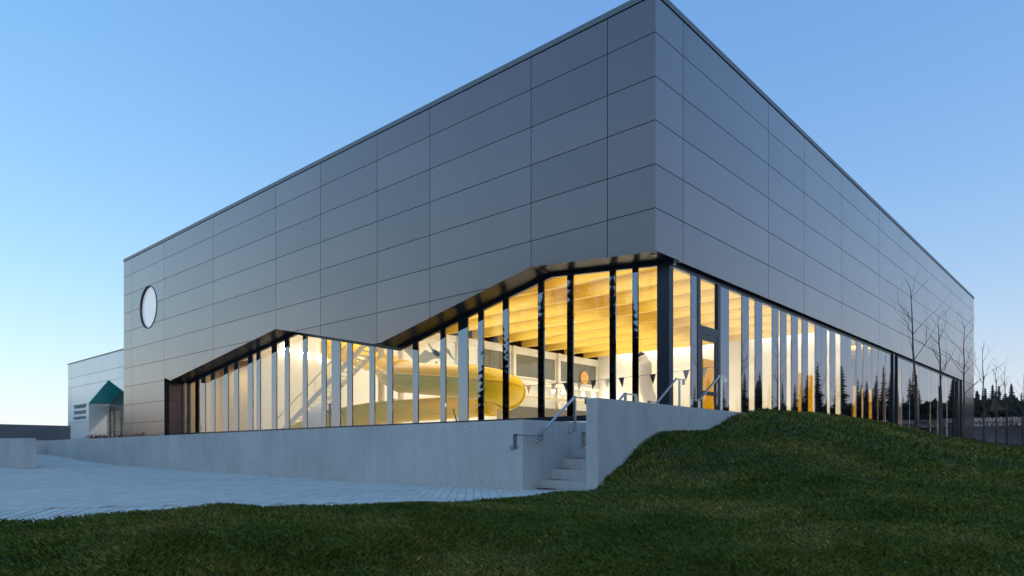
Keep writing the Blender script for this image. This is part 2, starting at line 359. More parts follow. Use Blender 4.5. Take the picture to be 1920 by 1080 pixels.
# grass blades: density falls with distance from the view point
def make_grass():
    N = 1500000
    # sample by distance and bearing so that the far lawn gets fewer, larger blades
    dep = 2.6 * (60 / 2.6) ** (rng.random(N) ** 1.35); ang = HEAD + R(42) - rng.random(N) * R(84)
    x = CAM[0] + dep * np.cos(ang); y = CAM[1] + dep * np.sin(ang)
    ok = ~is_plaza(x, y + .03) & ~is_built(x, y) & (y > -26) & (x < 65) & (y < 20)
    keep = np.where(dep < 14, 1.0, .6); ok &= rng.random(N) < keep
    x, y, dep = x[ok], y[ok], dep[ok]
    z = lawn_h(x, y)
    sx, sy, sdep = (x - CAM[0]) * hy - (y - CAM[1]) * hx, None, (x - CAM[0]) * hx + (y - CAM[1]) * hy
    px = 960 + 1294 * sx / np.maximum(sdep, .1); py = 848 - 1294 * (z - CZ) / np.maximum(sdep, .1)
    ok = (px > -150) & (px < 2070) & (py < 1180) & (sdep > .5)
    x, y, z, dep = x[ok], y[ok], z[ok], dep[ok]
    if len(x) > 620000: x, y, z, dep = x[:620000], y[:620000], z[:620000], dep[:620000]
    n = len(x); clump = vnoise(x, y, .35, 5) + vnoise(x, y, 1.1, 6) * .8
    h = (.030 + .032 * rng.random(n) + .050 * np.clip(clump, -.4, 1)) * np.clip(dep / 12, 1, 1.35) ; h = np.clip(h, .016, .15)
    wd = (.004 + .004 * rng.random(n)) * np.clip(dep / 7, 1, 4)
    a = rng.random(n) * 2 * np.pi; lean = h * (.25 + .9 * rng.random(n)); b = a + np.pi / 2 + rng.normal(0, .5, n)
    V = np.empty((n, 4, 3))
    V[:, 0] = np.c_[x - np.cos(a) * wd, y - np.sin(a) * wd, z - .01]
    V[:, 1] = np.c_[x + np.cos(a) * wd, y + np.sin(a) * wd, z - .01]
    V[:, 2] = np.c_[x + np.cos(a) * wd * .6 + np.cos(b) * lean * .35, y + np.sin(a) * wd * .6 + np.sin(b) * lean * .35, z + h * .62]
    V[:, 3] = np.c_[x + np.cos(b) * lean, y + np.sin(b) * lean, z + h]
    F = (np.arange(n)[:, None] * 4 + np.array([0, 1, 2, 3])[None])
    me = np_mesh("grass", V.reshape(-1, 3), F)
    tone = np.clip(rng.random(n) * .9 + (rng.random(n) > .985) * .4, 0, 1).astype(np.float32)
    at = me.attributes.new("tone", 'FLOAT', 'POINT'); at.data.foreach_set("value", np.repeat(tone, 4))
    return struct(tag(link("grass", me, M['grass']), "short dark green grass covering the lawn and its mound", "grass"), "stuff")
make_grass()

# ------------------------------------------------------------------ paved plaza
pl = MB()
ys = [-8, -4, -3, -2.2, 0, 3, 5.5, 8.2, 12, 16.7, 20, 24.6, 28, 32, 45]
for a, b in zip(ys[:-1], ys[1:]):
    pl.add([(-34, a, pav(a) - .012), (-7.3, a, pav(a) - .012), (-7.3, b, pav(b) - .012), (-34, b, pav(b) - .012)], [(0, 1, 2, 3)])
# keep the sand bed off the lawn
vs = []; fs = []
xs = np.arange(-34, -7.2, .5)
for xa, xb in zip(xs[:-1], xs[1:]):
    cuts = [None] + ys[3:]
    for k in range(len(cuts) - 1):
        ya, yb = (edge(xa) + .0, edge(xb) + .0) if k == 0 else (cuts[k], cuts[k])
        t = cuts[k + 1]
        if k == 0 and max(ya, yb) > t:
            continue
        n = len(vs); vs += [(xa, ya, pav(ya) - .02), (xb, yb, pav(yb) - .02), (xb, t, pav(t) - .02), (xa, t, pav(t) - .02)]; fs.append((n, n + 1, n + 2, n + 3))
plaza = struct(MB().add(vs, fs).build("plaza", M['sand']))
def make_pavers():
    W, n, gap = .12, 3, .006; L = W * n; quads = []
    ca = sa = math.sqrt(.5); C0 = np.array([-23.2, -17.8])
    for k in range(-330, 330):
        for c in range(-60, 60):
            ox, oy = k + 2 * n * c, k
            for (a0, a1, b0, b1) in ((ox, ox + n, oy, oy + 1), (ox + n, ox + n + 1, oy + 1 - n, oy + 1)):
                ux, uy = (a0 + a1) / 2 * W, (b0 + b1) / 2 * W
                x, y = -14 + ux * ca - uy * sa, 4 + ux * sa + uy * ca
                if x < -24 or x > -7.62 or y > 30 or y < -4.2: continue
                if x > -8.0 and y > -2.2: continue
                if math.hypot(x - C0[0], y - C0[1]) < 19.12: continue
                if y < edge(x) - .15: continue
                px, py, dep = project(x, y, pav(y))
                if dep < 1 or px < -200 or px > 1250: continue
                hx_, hy_ = (a1 - a0) * W / 2 - gap, (b1 - b0) * W / 2 - gap
                quads.append((dep, x, y, [(x + sx * hx_ * ca - sy * hy_ * sa, y + sx * hx_ * sa + sy * hy_ * ca) for sx, sy in ((-1, -1), (1, -1), (1, 1), (-1, 1))]))
    da = .121 / 18.5; a = math.atan2(1.0, 0.0) + .3
    while a > .55:
        for r0, r1 in ((17.2, 18.1), (18.1, 19.02)):
            rm = (r0 + r1) / 2; x, y = C0[0] + rm * math.cos(a), C0[1] + rm * math.sin(a)
            if y > edge(x) - .45 and x < -8.1:
                g_ = .010 / rm; q = []
                for aa, rr in ((a - da / 2 + g_, r0 + .003), (a - da / 2 + g_, r1 - .003), (a + da / 2 - g_, r1 - .003), (a + da / 2 - g_, r0 + .003)):
                    q.append((C0[0] + rr * math.cos(aa), C0[1] + rr * math.sin(aa)))
                px, py, dep = project(x, y, pav(y))
                if dep > 1 and -200 < px < 1300: quads.append((dep - 2, x, y, q))
        a -= da
    quads.sort(key=lambda q: q[0])
    def infr(q):
        px, py, d = project(q[1], q[2], pav(q[2])); return -20 < px < 1940 and py < 1075 and q[2] > edge(q[1]) - .02
    first = [q for q in quads if infr(q)][:300]; ids = set(id(q) for q in first); rest = [q for q in quads if id(q) not in ids]
    def pv(q, c=(0, 0, 0), dz=0):
        return [(x - c[0], y - c[1], float(pav(y)) - c[2] + dz) for x, y in q[3]]
    FS = [(4, 5, 6, 7), (0, 1, 5, 4), (1, 2, 6, 5), (2, 3, 7, 6), (3, 0, 4, 7)]
    for q in first:
        c = (q[1], q[2], float(pav(q[2]))); j = random.uniform(-.0015, .0015)
        MB().add(pv(q, c, -.05) + pv(q, c, j), FS).build("paver", M['paver'], plaza, c)
    mb = MB()
    for q in rest:
        j = random.uniform(-.0015, .0015); mb.add(pv(q, dz=-.03) + pv(q, dz=j), FS)
    struct(mb.build("paver_field", M['paver'], plaza), "stuff")
make_pavers()

# terrace fill between retaining wall and building, landing in front of the door
t = MB().add([(-7.85, -1.98, Z(.40)), (.0, -1.98, Z(.93)), (.0, 60, Z(.93)), (-7.85, 60, Z(.40))], [(0, 1, 2, 3)])
struct(t.build("terrace", M['paver']))  # unseen surface made pale to bounce light up to the teal soffit

# ================================================================== CONCRETE WALLS AND STAIRS
def pav_poly(ya, yb, base=-.25):
    return
rw = thing("retaining_wall", "long grey concrete retaining wall below the slanted left glazing", "wall", (-8.06, -2.23, 0))
cuts = [-2.23, 1.24, 5.9, 10.98, 16.73, 20.7, 24.63]
for a, b in zip(cuts[:-1], cuts[1:]):
    b2 = b - .006
    mb = MB(); mb.prism([(0, a + 2.23, pav(a) - .3), (0, b2 + 2.23, pav(b2) - .3), (0, b2 + 2.23, Z(.54) - .0015 * (b2 + 2.23)), (0, a + 2.23, Z(.54) - .0015 * (a + 2.23))], (.22, 0, 0))
    mb.build("wall_segment", M['conc'], rw)
mb = MB().box(.222, 7.9, 0, .22, -.5, Z(.54)); mb.build("stair_side_wall", M['conc'], rw)
mb = MB().box(-3.2, .22, 26.866, 27.08, 0, Z(.50)); mb.build("wall_return", M['conc'], rw)

sw = thing("stair_wall", "concrete stair wall running into the grass mound right of the steps", "wall", (-7.74, -3.5, 0))
for a, b in ((0, 3.3), (3.306, 6.9), (6.906, 13.7)):
    MB().box(a, b, 0, .22, -1.0, Z(.85)).build("wall_segment", M['conc'], sw)
MB().box(13.48, 13.7, .222, 3.4, -1.0, Z(.85)).build("wall_return", M['conc'], sw)

lw = thing("low_wall", "short freestanding concrete wall at the left edge of the plaza", "wall", (-11.3, 13.7, 0))
for a, b in ((0, 4.5), (4.506, 12)):
    MB().prism([(0, a, pav(13.7 + a) - .3), (0, b, pav(13.7 + b) - .3), (0, b, Z(.40) + b * .012), (0, a, Z(.40))], (.25, 0, 0)).build("wall_segment", M['conc'], lw)
dw = thing("planter_wall", "dark grey wall behind the plaza at far left, in front of white building", "wall", (-6.75, 26.2, 0))
MB().box(-12, -4.01, 0, .3, -.5, Z(1.2)).build("wall_segment", M['conc_dark'], dw)
MB().box(-4, 0, 0, .3, -.5, Z(1.2)).build("wall_segment", M['conc_dark'], dw)

st = thing("concrete_stairs", "grey concrete steps between the two stair walls", "stairs", (-7.61, -2.75, 0))
RIS, TRD = .178, .285
def step(x0, z1, x1): MB().box(x0, x1, -.528, .518, z1 - RIS - .06, z1).build("step", M['conc'], st)
zz = Z(-.65)
for k in range(4): step(k * TRD, zz + RIS * (k + 1), (k + 1) * TRD + .03 if k < 3 else 3.85)
for k in range(3):
    z1 = zz + RIS * (5 + k); step(3.851 + k * TRD, z1, 3.851 + (k + 1) * TRD + .03 if k < 2 else 13.3)
MB().box(8.2, 13.4, .52, 2.9, Z(.3), Z(.596)).build("landing", M['conc'], st)
lv = MB()
for i in range(260):
    k = random.choice((0, 0, 0, 1, 2, 3)); x = -7.61 + k * TRD - abs(random.gauss(0, .07)) - .02; y = -2.25 - abs(random.gauss(0, .13)) - random.random() * .12
    z = zz + RIS * k + .006 if k else float(pav(y)) + .008
    a = random.random() * 6.28; s = random.uniform(.012, .03)
    lv.add([(x + s * math.cos(a + q), y + s * .6 * math.sin(a + q), z + random.uniform(0, .012)) for q in (0, 1.57, 3.14, 4.71)], [(0, 1, 2, 3)])
struct(tag(lv.build("fallen_leaves", M['leaf']), "reddish dead leaves gathered in the corners of the steps", "leaves"), "stuff")

# handrails
def handrail(label, y, path, posts, wall=None):
    t_ = thing("handrail", label, "handrail", (path[0][0], y, Z(path[0][1]) - .8), "stainless handrails along the steps")
    o = Vector(t_.location)
    P = [Vector((x, y, Z(h))) - o for x, h in path]
    mb = MB()
    for a, b in zip(P[:-1], P[1:]):
        d = (b - a).normalized(); mb.bar(a - d * .02, b + d * .02, .045, .022 if abs(d.z) < .9 else .045)
    mb.build("rail", M['steel'], t_)
    for x, h0, h1 in posts:
        pa, pb = Vector((x, y, Z(h0))) - o, Vector((x, y, Z(h1))) - o
        MB().bar(pa, pb, .038, .038).build("post", M['steel'], t_)
        if wall is not None:
            br = MB().bar(pa, Vector((x, wall, Z(h0))) - o, .03, .03)
            br.bar(Vector((x, wall + (.012 if wall < y else -.012), Z(h0))) - o, Vector((x, wall, Z(h0))) - o, .075, .075)
            br.build("bracket", M['steel'], t_)
handrail("handrail on the left side of the lower steps", -2.34, [(-8.37, .07), (-8.37, .275), (-7.78, .275), (-6.80, .975), (-6.44, .975), (-6.44, .89)], [(-8.33, .07, .10), (-7.70, .19, .335), (-6.78, .38, .965)], -2.23)
handrail("handrail on the right of the lower steps, fixed to the tall stair wall end", -3.17, [(-7.68, .07), (-7.68, .30), (-7.45, .30), (-6.46, 1.01), (-6.10, 1.01), (-6.10, .91)], [(-7.64, .07, .10), (-6.44, .42, 1.0)], -3.28)
handrail("handrail by the corner post, left side of the upper steps", -2.30, [(-4.2, .97), (-4.2, 1.04), (-3.88, 1.04), (-3.06, 1.60), (-2.73, 1.60), (-2.73, 1.51)], [(-3.84, .2, 1.05), (-2.92, .6, 1.59)])
handrail("handrail in front of the glass door, right side of the upper steps", -3.17, [(-4.04, .96), (-4.04, 1.05), (-3.72, 1.05), (-2.80, 1.62), (-2.49, 1.62), (-2.49, 1.53)], [(-3.70, .2, 1.05), (-2.68, .6, 1.61)])
hp = thing("bike_hoop", "thin dark metal hoop standing on the landing by the glass door", "bike rack", (-2.3, -1.6, Z(.6)))
MB().tube([(.36 * math.cos(a), 0, .36 * math.sin(a) + .12) for a in [i * math.pi / 14 for i in range(15)]], .018, 8).build("hoop", M['stakedark'], hp)

# ================================================================== MAIN BUILDING
LX, LY, ZT, ROW = 50.48, 39.64, 12.68, 1.2
bld = thing("aquatic_centre", "large dark grey metal clad pool building with slanted glazing at its corner", "building", (0, 0, 0))
LB = [(0, 5.48), (4.46, 5.87), (12.42, 4.24), (20.18, 5.78), (32.22, 4.19), (33.07, 4.43)]
def zb(y): return float(np.interp(y, [p[0] for p in LB], [p[1] for p in LB]))
def clip(poly, p, q):     # keep what lies above the line p-q
    def s(v): return (q[0] - p[0]) * (v[1] - p[1]) - (q[1] - p[1]) * (v[0] - p[0])
    o = []
    for i in range(len(poly)):
        a, b = poly[i], poly[(i + 1) % len(poly)]; sa_, sb_ = s(a), s(b)
        if sa_ >= 0: o.append(a)
        if (sa_ > 0 > sb_) or (sa_ < 0 < sb_):
            t = sa_ / (sa_ - sb_); o.append((a[0] + (b[0] - a[0]) * t, a[1] + (b[1] - a[1]) * t))
    return o
def area(p): return .5 * abs(sum(p[i][0] * p[(i + 1) % len(p)][1] - p[(i + 1) % len(p)][0] * p[i][1] for i in range(len(p))))
J = .011
LJ = [0, 1.57, 4.46, 9.29, 12.42, 16.41, 20.18, 26.64, 33.07, 38.23, LY]
RJ = [.031, 1.56, 7.85, 11.45, 16.15, 22.33, 26.94, 33.12, 39.09, 45.28, LX]
CW = (35.5, 8.957, 1.30)     # round window
circ_panels = []
def panel(poly, side):
    if len(poly) < 3 or area(poly) < .01: return
    cu = sum(p[0] for p in poly) / len(poly); cv = sum(p[1] for p in poly) / len(poly)
    if side == 'L':
        mb = MB().prism([(0, p[0] - cu, p[1] - cv) for p in poly], (.03, 0, 0)); loc = (0, cu, Z(cv))
    else:
        mb = MB().prism([(p[0] - cu, 0, p[1] - cv) for p in poly], (0, .03, 0)); loc = (cu, 0, Z(cv))
    return mb.build("panel", M['clad'], bld, loc)
for a, b in zip(LJ[:-1], LJ[1:]):
    for j in range(0, 11):
        z1, z0 = ZT - ROW * j, ZT - ROW * (j + 1)
        z1 = z1 - J if j else ZT - .20; z0 += J
        if a >= 33 and j == 10: z0 = .3
        a2 = a + (J if a else 0); b2 = b - (J if b < LY else 0)
        poly = [(a2, z0), (b2, z0), (b2, z1), (a2, z1)]
        if a < 33:
            for p, q in zip(LB[:-1], LB[1:]):
                if q[0] > a + .01 and p[0] < b - .01: poly = clip(poly, p, q)
                if len(poly) < 3: break
        o = panel(poly, 'L')
        if o is not None and a == 33.07 and z0 < CW[1] + CW[2] and z1 > CW[1] - CW[2]: circ_panels.append(o)
for a, b in zip(RJ[:-1], RJ[1:]):
    for j in range(0, 11):
        z1, z0 = ZT - ROW * j, ZT - ROW * (j + 1)
        z1 = z1 - J if j else ZT - .20; z0 += J
        if j > 5 and a < 45: continue
        if j == 5 and a < 45: z0 = 5.485
        if j == 10: z0 = .2
        panel([(a + (J if a > .1 else 0), z0), (b - (J if b < LX else 0), z0), (b - (J if b < LX else 0), z1), (a + (J if a > .1 else 0), z1)], 'R')
# circular opening: cut the four panels it crosses
cyl = MB().prism([(-1, CW[0] + (CW[2] + .03) * math.cos(t), Z(CW[1]) + (CW[2] + .03) * math.sin(t)) for t in [i * 2 * math.pi / 64 for i in range(64)]], (2, 0, 0))
co = cyl.build("cutter", M['joint'])
for o in circ_panels:
    md = o.modifiers.new("cut", 'BOOLEAN'); md.object = co; md.operation = 'DIFFERENCE'; md.solver = 'EXACT'
bpy.context.view_layer.update(); dg = bpy.context.evaluated_depsgraph_get()
for o in circ_panels:
    me = bpy.data.meshes.new_from_object(o.evaluated_get(dg)); o.modifiers.clear(); o.data = me
    if not me.materials: me.materials.append(M['clad'])
    import bmesh
    ys_ = [v.co.y + o.location.y for v in me.vertices]
    bm = bmesh.new(); bm.from_mesh(me); bm.verts.ensure_lookup_table(); seen = set(); isl = []
    for v in bm.verts:
        if v.index in seen: continue
        stk = [v]; cur = set()
        while stk:
            q = stk.pop()
            if q.index in cur: continue
            cur.add(q.index); stk += [e.other_vert(q) for e in q.link_edges]
        seen |= cur; isl.append(cur)
    if len(isl) > 1:
        for k, cur in enumerate(isl):
            b2 = bm.copy(); b2.verts.ensure_lookup_table(); bmesh.ops.delete(b2, geom=[v for v in b2.verts if v.index not in cur], context='VERTS')
            m2 = bpy.data.meshes.new("panel"); b2.to_mesh(m2); b2.free(); m2.materials.append(M['clad'])
            if k == 0: o.data = m2
            else: link("panel", m2, None, bld, o.location)
    bm.free()
bpy.data.objects.remove(co)
def ring(x0, x1, r0, r1, n=64):
    mb = MB(); vs = []
    for t in [i * 2 * math.pi / n for i in range(n)]:
        for x, r in ((x0, r0), (x0, r1), (x1, r1), (x1, r0)): vs.append((x, r * math.cos(t), r * math.sin(t)))
    fs = [(4 * i + k, 4 * i + (k + 1) % 4, 4 * ((i + 1) % n) + (k + 1) % 4, 4 * ((i + 1) % n) + k) for i in range(n) for k in range(4)]
    return mb.add(vs, fs)
rwn = ring(-.03, .16, CW[2] - .01, CW[2] + .025).build("round_window", M['coping'], bld, (0, CW[0], Z(CW[1])), True)
ring(.04, .16, CW[2] - .05, CW[2] - .011).build("frame", M['frame'], rwn, smooth=True)
MB().prism([(0, (CW[2] - .02) * math.cos(t), (CW[2] - .02) * math.sin(t)) for t in [i * 2 * math.pi / 64 for i in range(64)]], (.03, 0, 0)).build("pane", M['round'], rwn, (.10, 0, 0))

# dark backing behind the joints (left wall, right wall), roof, rear walls
def lower(y0, y1): return [(y, z) for y, z in LB if y0 < y < y1]
bk = MB()
bk.prism([(.034, p[0], Z(p[1] + .02)) for p in LB] + [(.034, 33.07, Z(ZT - .25)), (.034, .05, Z(ZT - .25))], (.25, 0, 0))
bk.build("backing_wall", M['joint'], bld)
bk = MB(); c_ = [(CW[0] + (CW[2] + .02) * math.cos(t), CW[1] + (CW[2] + .02) * math.sin(t)) for t in [i * 2 * math.pi / 32 for i in range(33)]]
up = [(y, z) for y, z in c_[:17]]; dn = [(y, z) for y, z in c_[16:]]
bk.prism([(.034, y, Z(z)) for y, z in [(LY - .05, CW[1]), (LY - .05, ZT - .25), (33.08, ZT - .25), (33.08, CW[1])] + up[::-1]], (.25, 0, 0))
bk.prism([(.034, y, Z(z)) for y, z in [(33.08, CW[1]), (33.08, .2), (LY - .05, .2), (LY - .05, CW[1])] + dn[::-1]], (.25, 0, 0))
bk.build("backing_wall", M['joint'], bld)
bk = MB().box(.29, LX - .03, .034, .16, Z(5.50), Z(ZT - .25)); bk.box(45.3, LX - .03, .034, .28, Z(0), Z(5.5)); bk.build("backing_wall", M['joint'], bld)
MB().box(.05, LX - .02, .05, LY - .02, Z(ZT - .6), Z(ZT - .3)).build("roof", M['roofmem'], bld)
MB().box(LX - .3, LX, .31, LY, Z(0), Z(ZT - .22)).build("rear_wall", M['clad'], bld)
MB().box(.31, LX - .31, LY - .3, LY, Z(0), Z(ZT - .22)).build("rear_wall", M['clad'], bld)
cp = MB(); cp.box(-.025, .35, -.025, LY + .02, Z(ZT - .17), Z(ZT)); cp.box(.351, LX + .02, -.025, .35, Z(ZT - .17), Z(ZT)); cp.build("coping", M['coping'], bld)

# soffit and reveal of the recessed left glazing
RX, RY = 1.05, .17
sf = MB()
for p, q in zip(LB[:-1], LB[1:]):
    sf.prism([(.002, p[0], Z(p[1])), (.002, q[0], Z(q[1])), (.002, q[0], Z(q[1]) + .03), (.002, p[0], Z(p[1]) + .03)], (RX + .25, 0, 0))
sf.build("soffit", M['soffit'], bld)
MB().box(.2, 45.3, .004, RY + .1, Z(5.481), Z(5.50)).build("soffit", M['frame'], bld)
for z0, z1 in ((.3, 1.86), (1.89, 3.06), (3.09, 4.42)):
    MB().box(.035, RX + .1, 33.09, 33.12, Z(z0), Z(z1)).build("reveal_panel", M['clad'], bld)
# left glazing
SILL = 1.10
MB().box(RX - .03, RX + .12, .3, 33.08, Z(SILL - .5), Z(SILL + .06)).build("sill", M['frame'], bld)
def strip_L(a, b, x0, x1, zlo, m, name, drop=.0):
    ks = [a] + [y for y, _ in LB if a < y < b] + [b]
    poly = [(x0, a, Z(zlo))] + [(x0, b, Z(zlo))] + [(x0, y, Z(zb(y) - drop)) for y in ks[::-1]]
    return MB().prism(poly, (x1 - x0, 0, 0)).build(name, m, bld)
hd = MB()
for p, q in zip(LB[:-1], LB[1:]):
    hd.prism([(RX - .02, p[0], Z(p[1])), (RX - .02, q[0], Z(q[1])), (RX - .02, q[0], Z(q[1]) - .13), (RX - .02, p[0], Z(p[1]) - .13)], (.13, 0, 0))
hd.build("head_frame", M['frame'], bld)
FL = [(32.84, 33.37), (31.97, 32.46), (30.79, 31.26), (29.95, 30.44), (28.76, 29.23), (27.16, 27.64), (25.97, 26.45), (24.40, 24.91), (23.62, 24.01), (21.99, 22.46), (20.81, 21.21), (19.21, 19.57), (17.61, 17.98),
      (16.49, 17.16), (15.58, 15.96), (13.99, 14.34), (12.79, 13.14), (11.18, 11.51), (9.59, 9.88), (8.39, 8.90), (7.59, 7.86), (6.38, 6.65), (4.79, 5.05), (3.59, 3.83), (1.99, 2.20), (1.20, 1.39)]
FL = [(a, min(b, 33.06)) for a, b in FL]
for a, b in FL: strip_L(a, b, RX - .012, RX + .045, SILL + .062, M['spandrel'], "fin", .132)
ed = sorted([.56] + [v for f in FL for v in f] + [])
seq = [(.56, FL[-1][0])] + [(FL[i][1], FL[i - 1][0]) for i in range(len(FL) - 1, 0, -1)]
for a, b in seq: strip_L(a + .001, b - .001, RX + .01, RX + .032, SILL + .062, M['glass'], "pane", .132)
MB().box(RX - .015, RX + .22, RY - .012, .555, Z(.6), Z(5.48)).build("corner_post", M['frame'], bld)
# right glazing
CL = [(1.30, 2.37), (4.98, 5.98), (6.55, 7.09), (7.70, 8.63), (9.24, 9.43), (10.04, 10.54), (11.23, 11.70), (12.37, 13.23), (14.71, 15.13), (15.86, 16.65), (18.16, 18.97), (19.79, 20.12), (20.88, 21.63), (22.51, 22.79),
      (23.64, 24.24), (26.74, 27.70), (29.42, 29.58), (31.29, 31.93), (34.93, 35.25), (37.22, 37.56), (40.2, 40.7)]
RB = .62
MB().box(RX + .22, 45.27, RY - .02, RY + .1, Z(5.34), Z(5.475)).build("head_frame", M['frame'], bld)
MB().box(RX + .22, 45.27, RY - .03, RY + .1, Z(RB - .3), Z(RB + .06)).build("sill", M['frame'], bld)
for a, b in CL: MB().box(a + .001, b - .001, RY + .0, RY + .022, Z(RB + .062), Z(5.338)).build("pane", M['glass'], bld)
bands = [(2.37, 2.75)]; prev = 4.32
for a, b in CL[1:]:
    bands.append((prev, a)); prev = b
bands.append((prev, 44.2))
split = []
for a, b in bands:
    n = max(1, round((b - a) / .72)) if b - a > 1.0 else 1
    for k in range(n): split.append((a + (b - a) * k / n + (.022 if k else 0), a + (b - a) * (k + 1) / n))
for a, b in split: MB().box(a, b, RY - .006 + .003 * random.random(), RY + .03, Z(RB + .062), Z(5.338)).build("fin", M['spandrel'], bld)
for x, w_ in ((25.6, .22), (26.45, .10), (42.9, .1), (44.75, 1.0)):
    MB().box(x - w_ / 2, x + w_ / 2, RY - .08, RY - .006, Z(RB), Z(5.47)).build("mullion", M['frame'], bld)
dr = MB().box(2.752, 2.95, RY - .02, RY + .1, Z(RB + .062), Z(5.338)); dr.box(4.13, 4.318, RY - .02, RY + .1, Z(RB + .062), Z(5.338))
dr.box(2.951, 4.129, RY - .018, RY + .1, Z(3.66), Z(3.90)); dr = dr.build("door", M['frame'], bld)
lf = MB()
for (x0, x1, z0, z1) in ((2.955, 3.09, .7, 3.65), (3.99, 4.125, .7, 3.65), (3.091, 3.989, 3.47, 3.65), (3.091, 3.989, .7, .95), (3.091, 3.989, 1.78, 1.90)): lf.box(x0, x1, RY - .01, RY + .05, Z(z0), Z(z1))
lf.build("leaf_frame", M['frame'], dr)
MB().box(3.09, 3.99, RY + .01, RY + .03, Z(.95), Z(3.47)).build("pane", M['glass'], dr)
MB().box(2.95, 4.13, RY + .03, RY + .055, Z(3.90), Z(5.338)).build("pane", M['glass'], dr)
MB().bar((3.95, RY - .07, Z(1.5)), (3.95, RY - .07, Z(2.2)), .03, .03).build("handle", M['steel'], dr)

# ------------------------------------------------------------------ pool hall interior
FZ, BZ, DZ, HX, HY = .55, 8.0, 9.25, 33.0, 25.0
MB().box(RX + .13, 48, RY + .12, 39, Z(FZ - .2), Z(FZ)).build("floor", M['tilefloor'], bld)
MB().box(RX - .6, 48, RY + .01, 39, Z(DZ), Z(DZ + .15)).build("ceiling_deck", M['wood_deck'], bld)
x = 1.9
while x < 48:
    MB().box(x - .14, x + .14, .3, HY - .02, Z(BZ), Z(DZ - .002)).build("beam", M['beam'], bld); x += 2.65
# inner face above the glazing heads
bi = MB()
bi.prism([(RX + .252, p[0], Z(p[1] - .02)) for p in LB] + [(RX + .252, 33.07, Z(DZ - .01)), (RX + .252, .3, Z(DZ - .01))], (.05, 0, 0))
bi.build("inner_wall", M['wood_deck'], bld)
MB().box(RX + .31, 45.2, .29, .34, Z(5.42), Z(DZ - .01)).build("inner_wall", M['wood_deck'], bld)
MB().box(RX + .12, 48, HY, HY + .2, Z(FZ), Z(BZ)).build("hall_wall", M['wallin'], bld)
MB().box(HX, HX + .2, 5.0, HY - .01, Z(FZ), Z(DZ)).build("hall_wall", M['wallin'], bld)
MB().box(HX + .2, 48, 8.5, 8.7, Z(FZ), Z(DZ)).build("hall_wall", M['wallin'], bld)
MB().box(RX + .12, HX - .01, HY - .12, HY - .01, Z(BZ - .45), Z(BZ - .01)).build("ring_beam", M['white'], bld)
# room left of the hall: close beige wall
MB().box(3.4, 3.6, HY + .21, 33.3, Z(FZ), Z(7)).build("beige_wall", M['beige'], bld)
MB().box(RX + .2, 3.39, 33.14, 33.3, Z(FZ), Z(7)).build("beige_wall", M['beige'], bld)
# mezzanine windows
for a, b in ((18.2, 21.7), (22.1, 27.1), (27.5, 32.8)):
    fr = MB()
    for (x0, x1, z0, z1) in ((a, a + .12, 5.66, 7.55), (b - .12, b, 5.66, 7.55), (a + .121, b - .121, 7.43, 7.55), (a + .121, b - .121, 5.66, 5.78)): fr.box(x0, x1, HY - .10, HY - .001, Z(z0), Z(z1))
    wo = fr.build("mezzanine_window", M['white'], bld)
    n = 3; pw = (b - a - .24) / n
    for k in range(n): MB().box(a + .12 + k * pw + .02, a + .12 + (k + 1) * pw - .02, HY - .05, HY - .03, Z(5.78), Z(7.43)).build("pane", M['greyglass'], wo)
for x in (16.2, 21.9, 27.3): MB().box(x - .14, x + .14, HY - .3, HY - .121, Z(FZ), Z(BZ - .02)).build("column", M['white'], bld)
MB().box(17, HX - .3, HY - .35, HY - .301, Z(5.2), Z(5.45)).build("ledge", M['wallin'], bld)
MB().box(20.5, HX - .6, HY - .5, HY - .302, Z(FZ), Z(3.45)).build("dark_wainscot", M['rubber'], bld)
MB().box(19, HX - .4, HY - .4, HY - .302, Z(4.15), Z(4.3)).build("ledge", M['beige'], bld)
# wave mural
def wave(x0, x1, zc, amp, ph, m):
    n = 26; top = []; bot = []
    for i in range(n + 1):
        t = i / n; e = math.sin(math.pi * t) ** .6; c = zc + .25 * math.sin(t * 9 + ph) - .3 * t
        top.append((x0 + (x1 - x0) * t, HY - .012, Z(c + amp * e * (.8 + .4 * math.sin(t * 23 + ph))))); bot.append((x0 + (x1 - x0) * t, HY - .012, Z(c - amp * e)))
    MB().prism(top + bot[::-1], (0, .008, 0)).build("mural_wave", m, bld)
wave(11.0, 14.9, 6.55, .42, .4, M['mural_grey']); wave(13.6, 16.0, 6.95, .22, 2, M['mural_green']); wave(14.2, 16.0, 5.75, .28, 1, M['mural_green']); wave(17.3, 20.0, 6.0, .3, 3.4, M['mural_grey'])
# amber partition panels behind the right glazing
for a, b in ((3.3, 3.95), (12.2, 13.5), (15.0, 15.3), (19.7, 20.2), (20.8, 21.7), (22.4, 22.9), (24.1, 24.35), (26.6, 27.0), (27.2, 27.75), (31.1, 31.6), (34.8, 35.3), (37.1, 37.6)):
    if a < 4: MB().box(5.95, 6.75, 1.55, 1.6, Z(FZ), Z(3.3)).build("amber_panel", M['amber'], bld)
    else: MB().box(a - .05, b + .25, .45, .5, Z(FZ), Z(3.25)).build("amber_panel", M['amber'], bld)

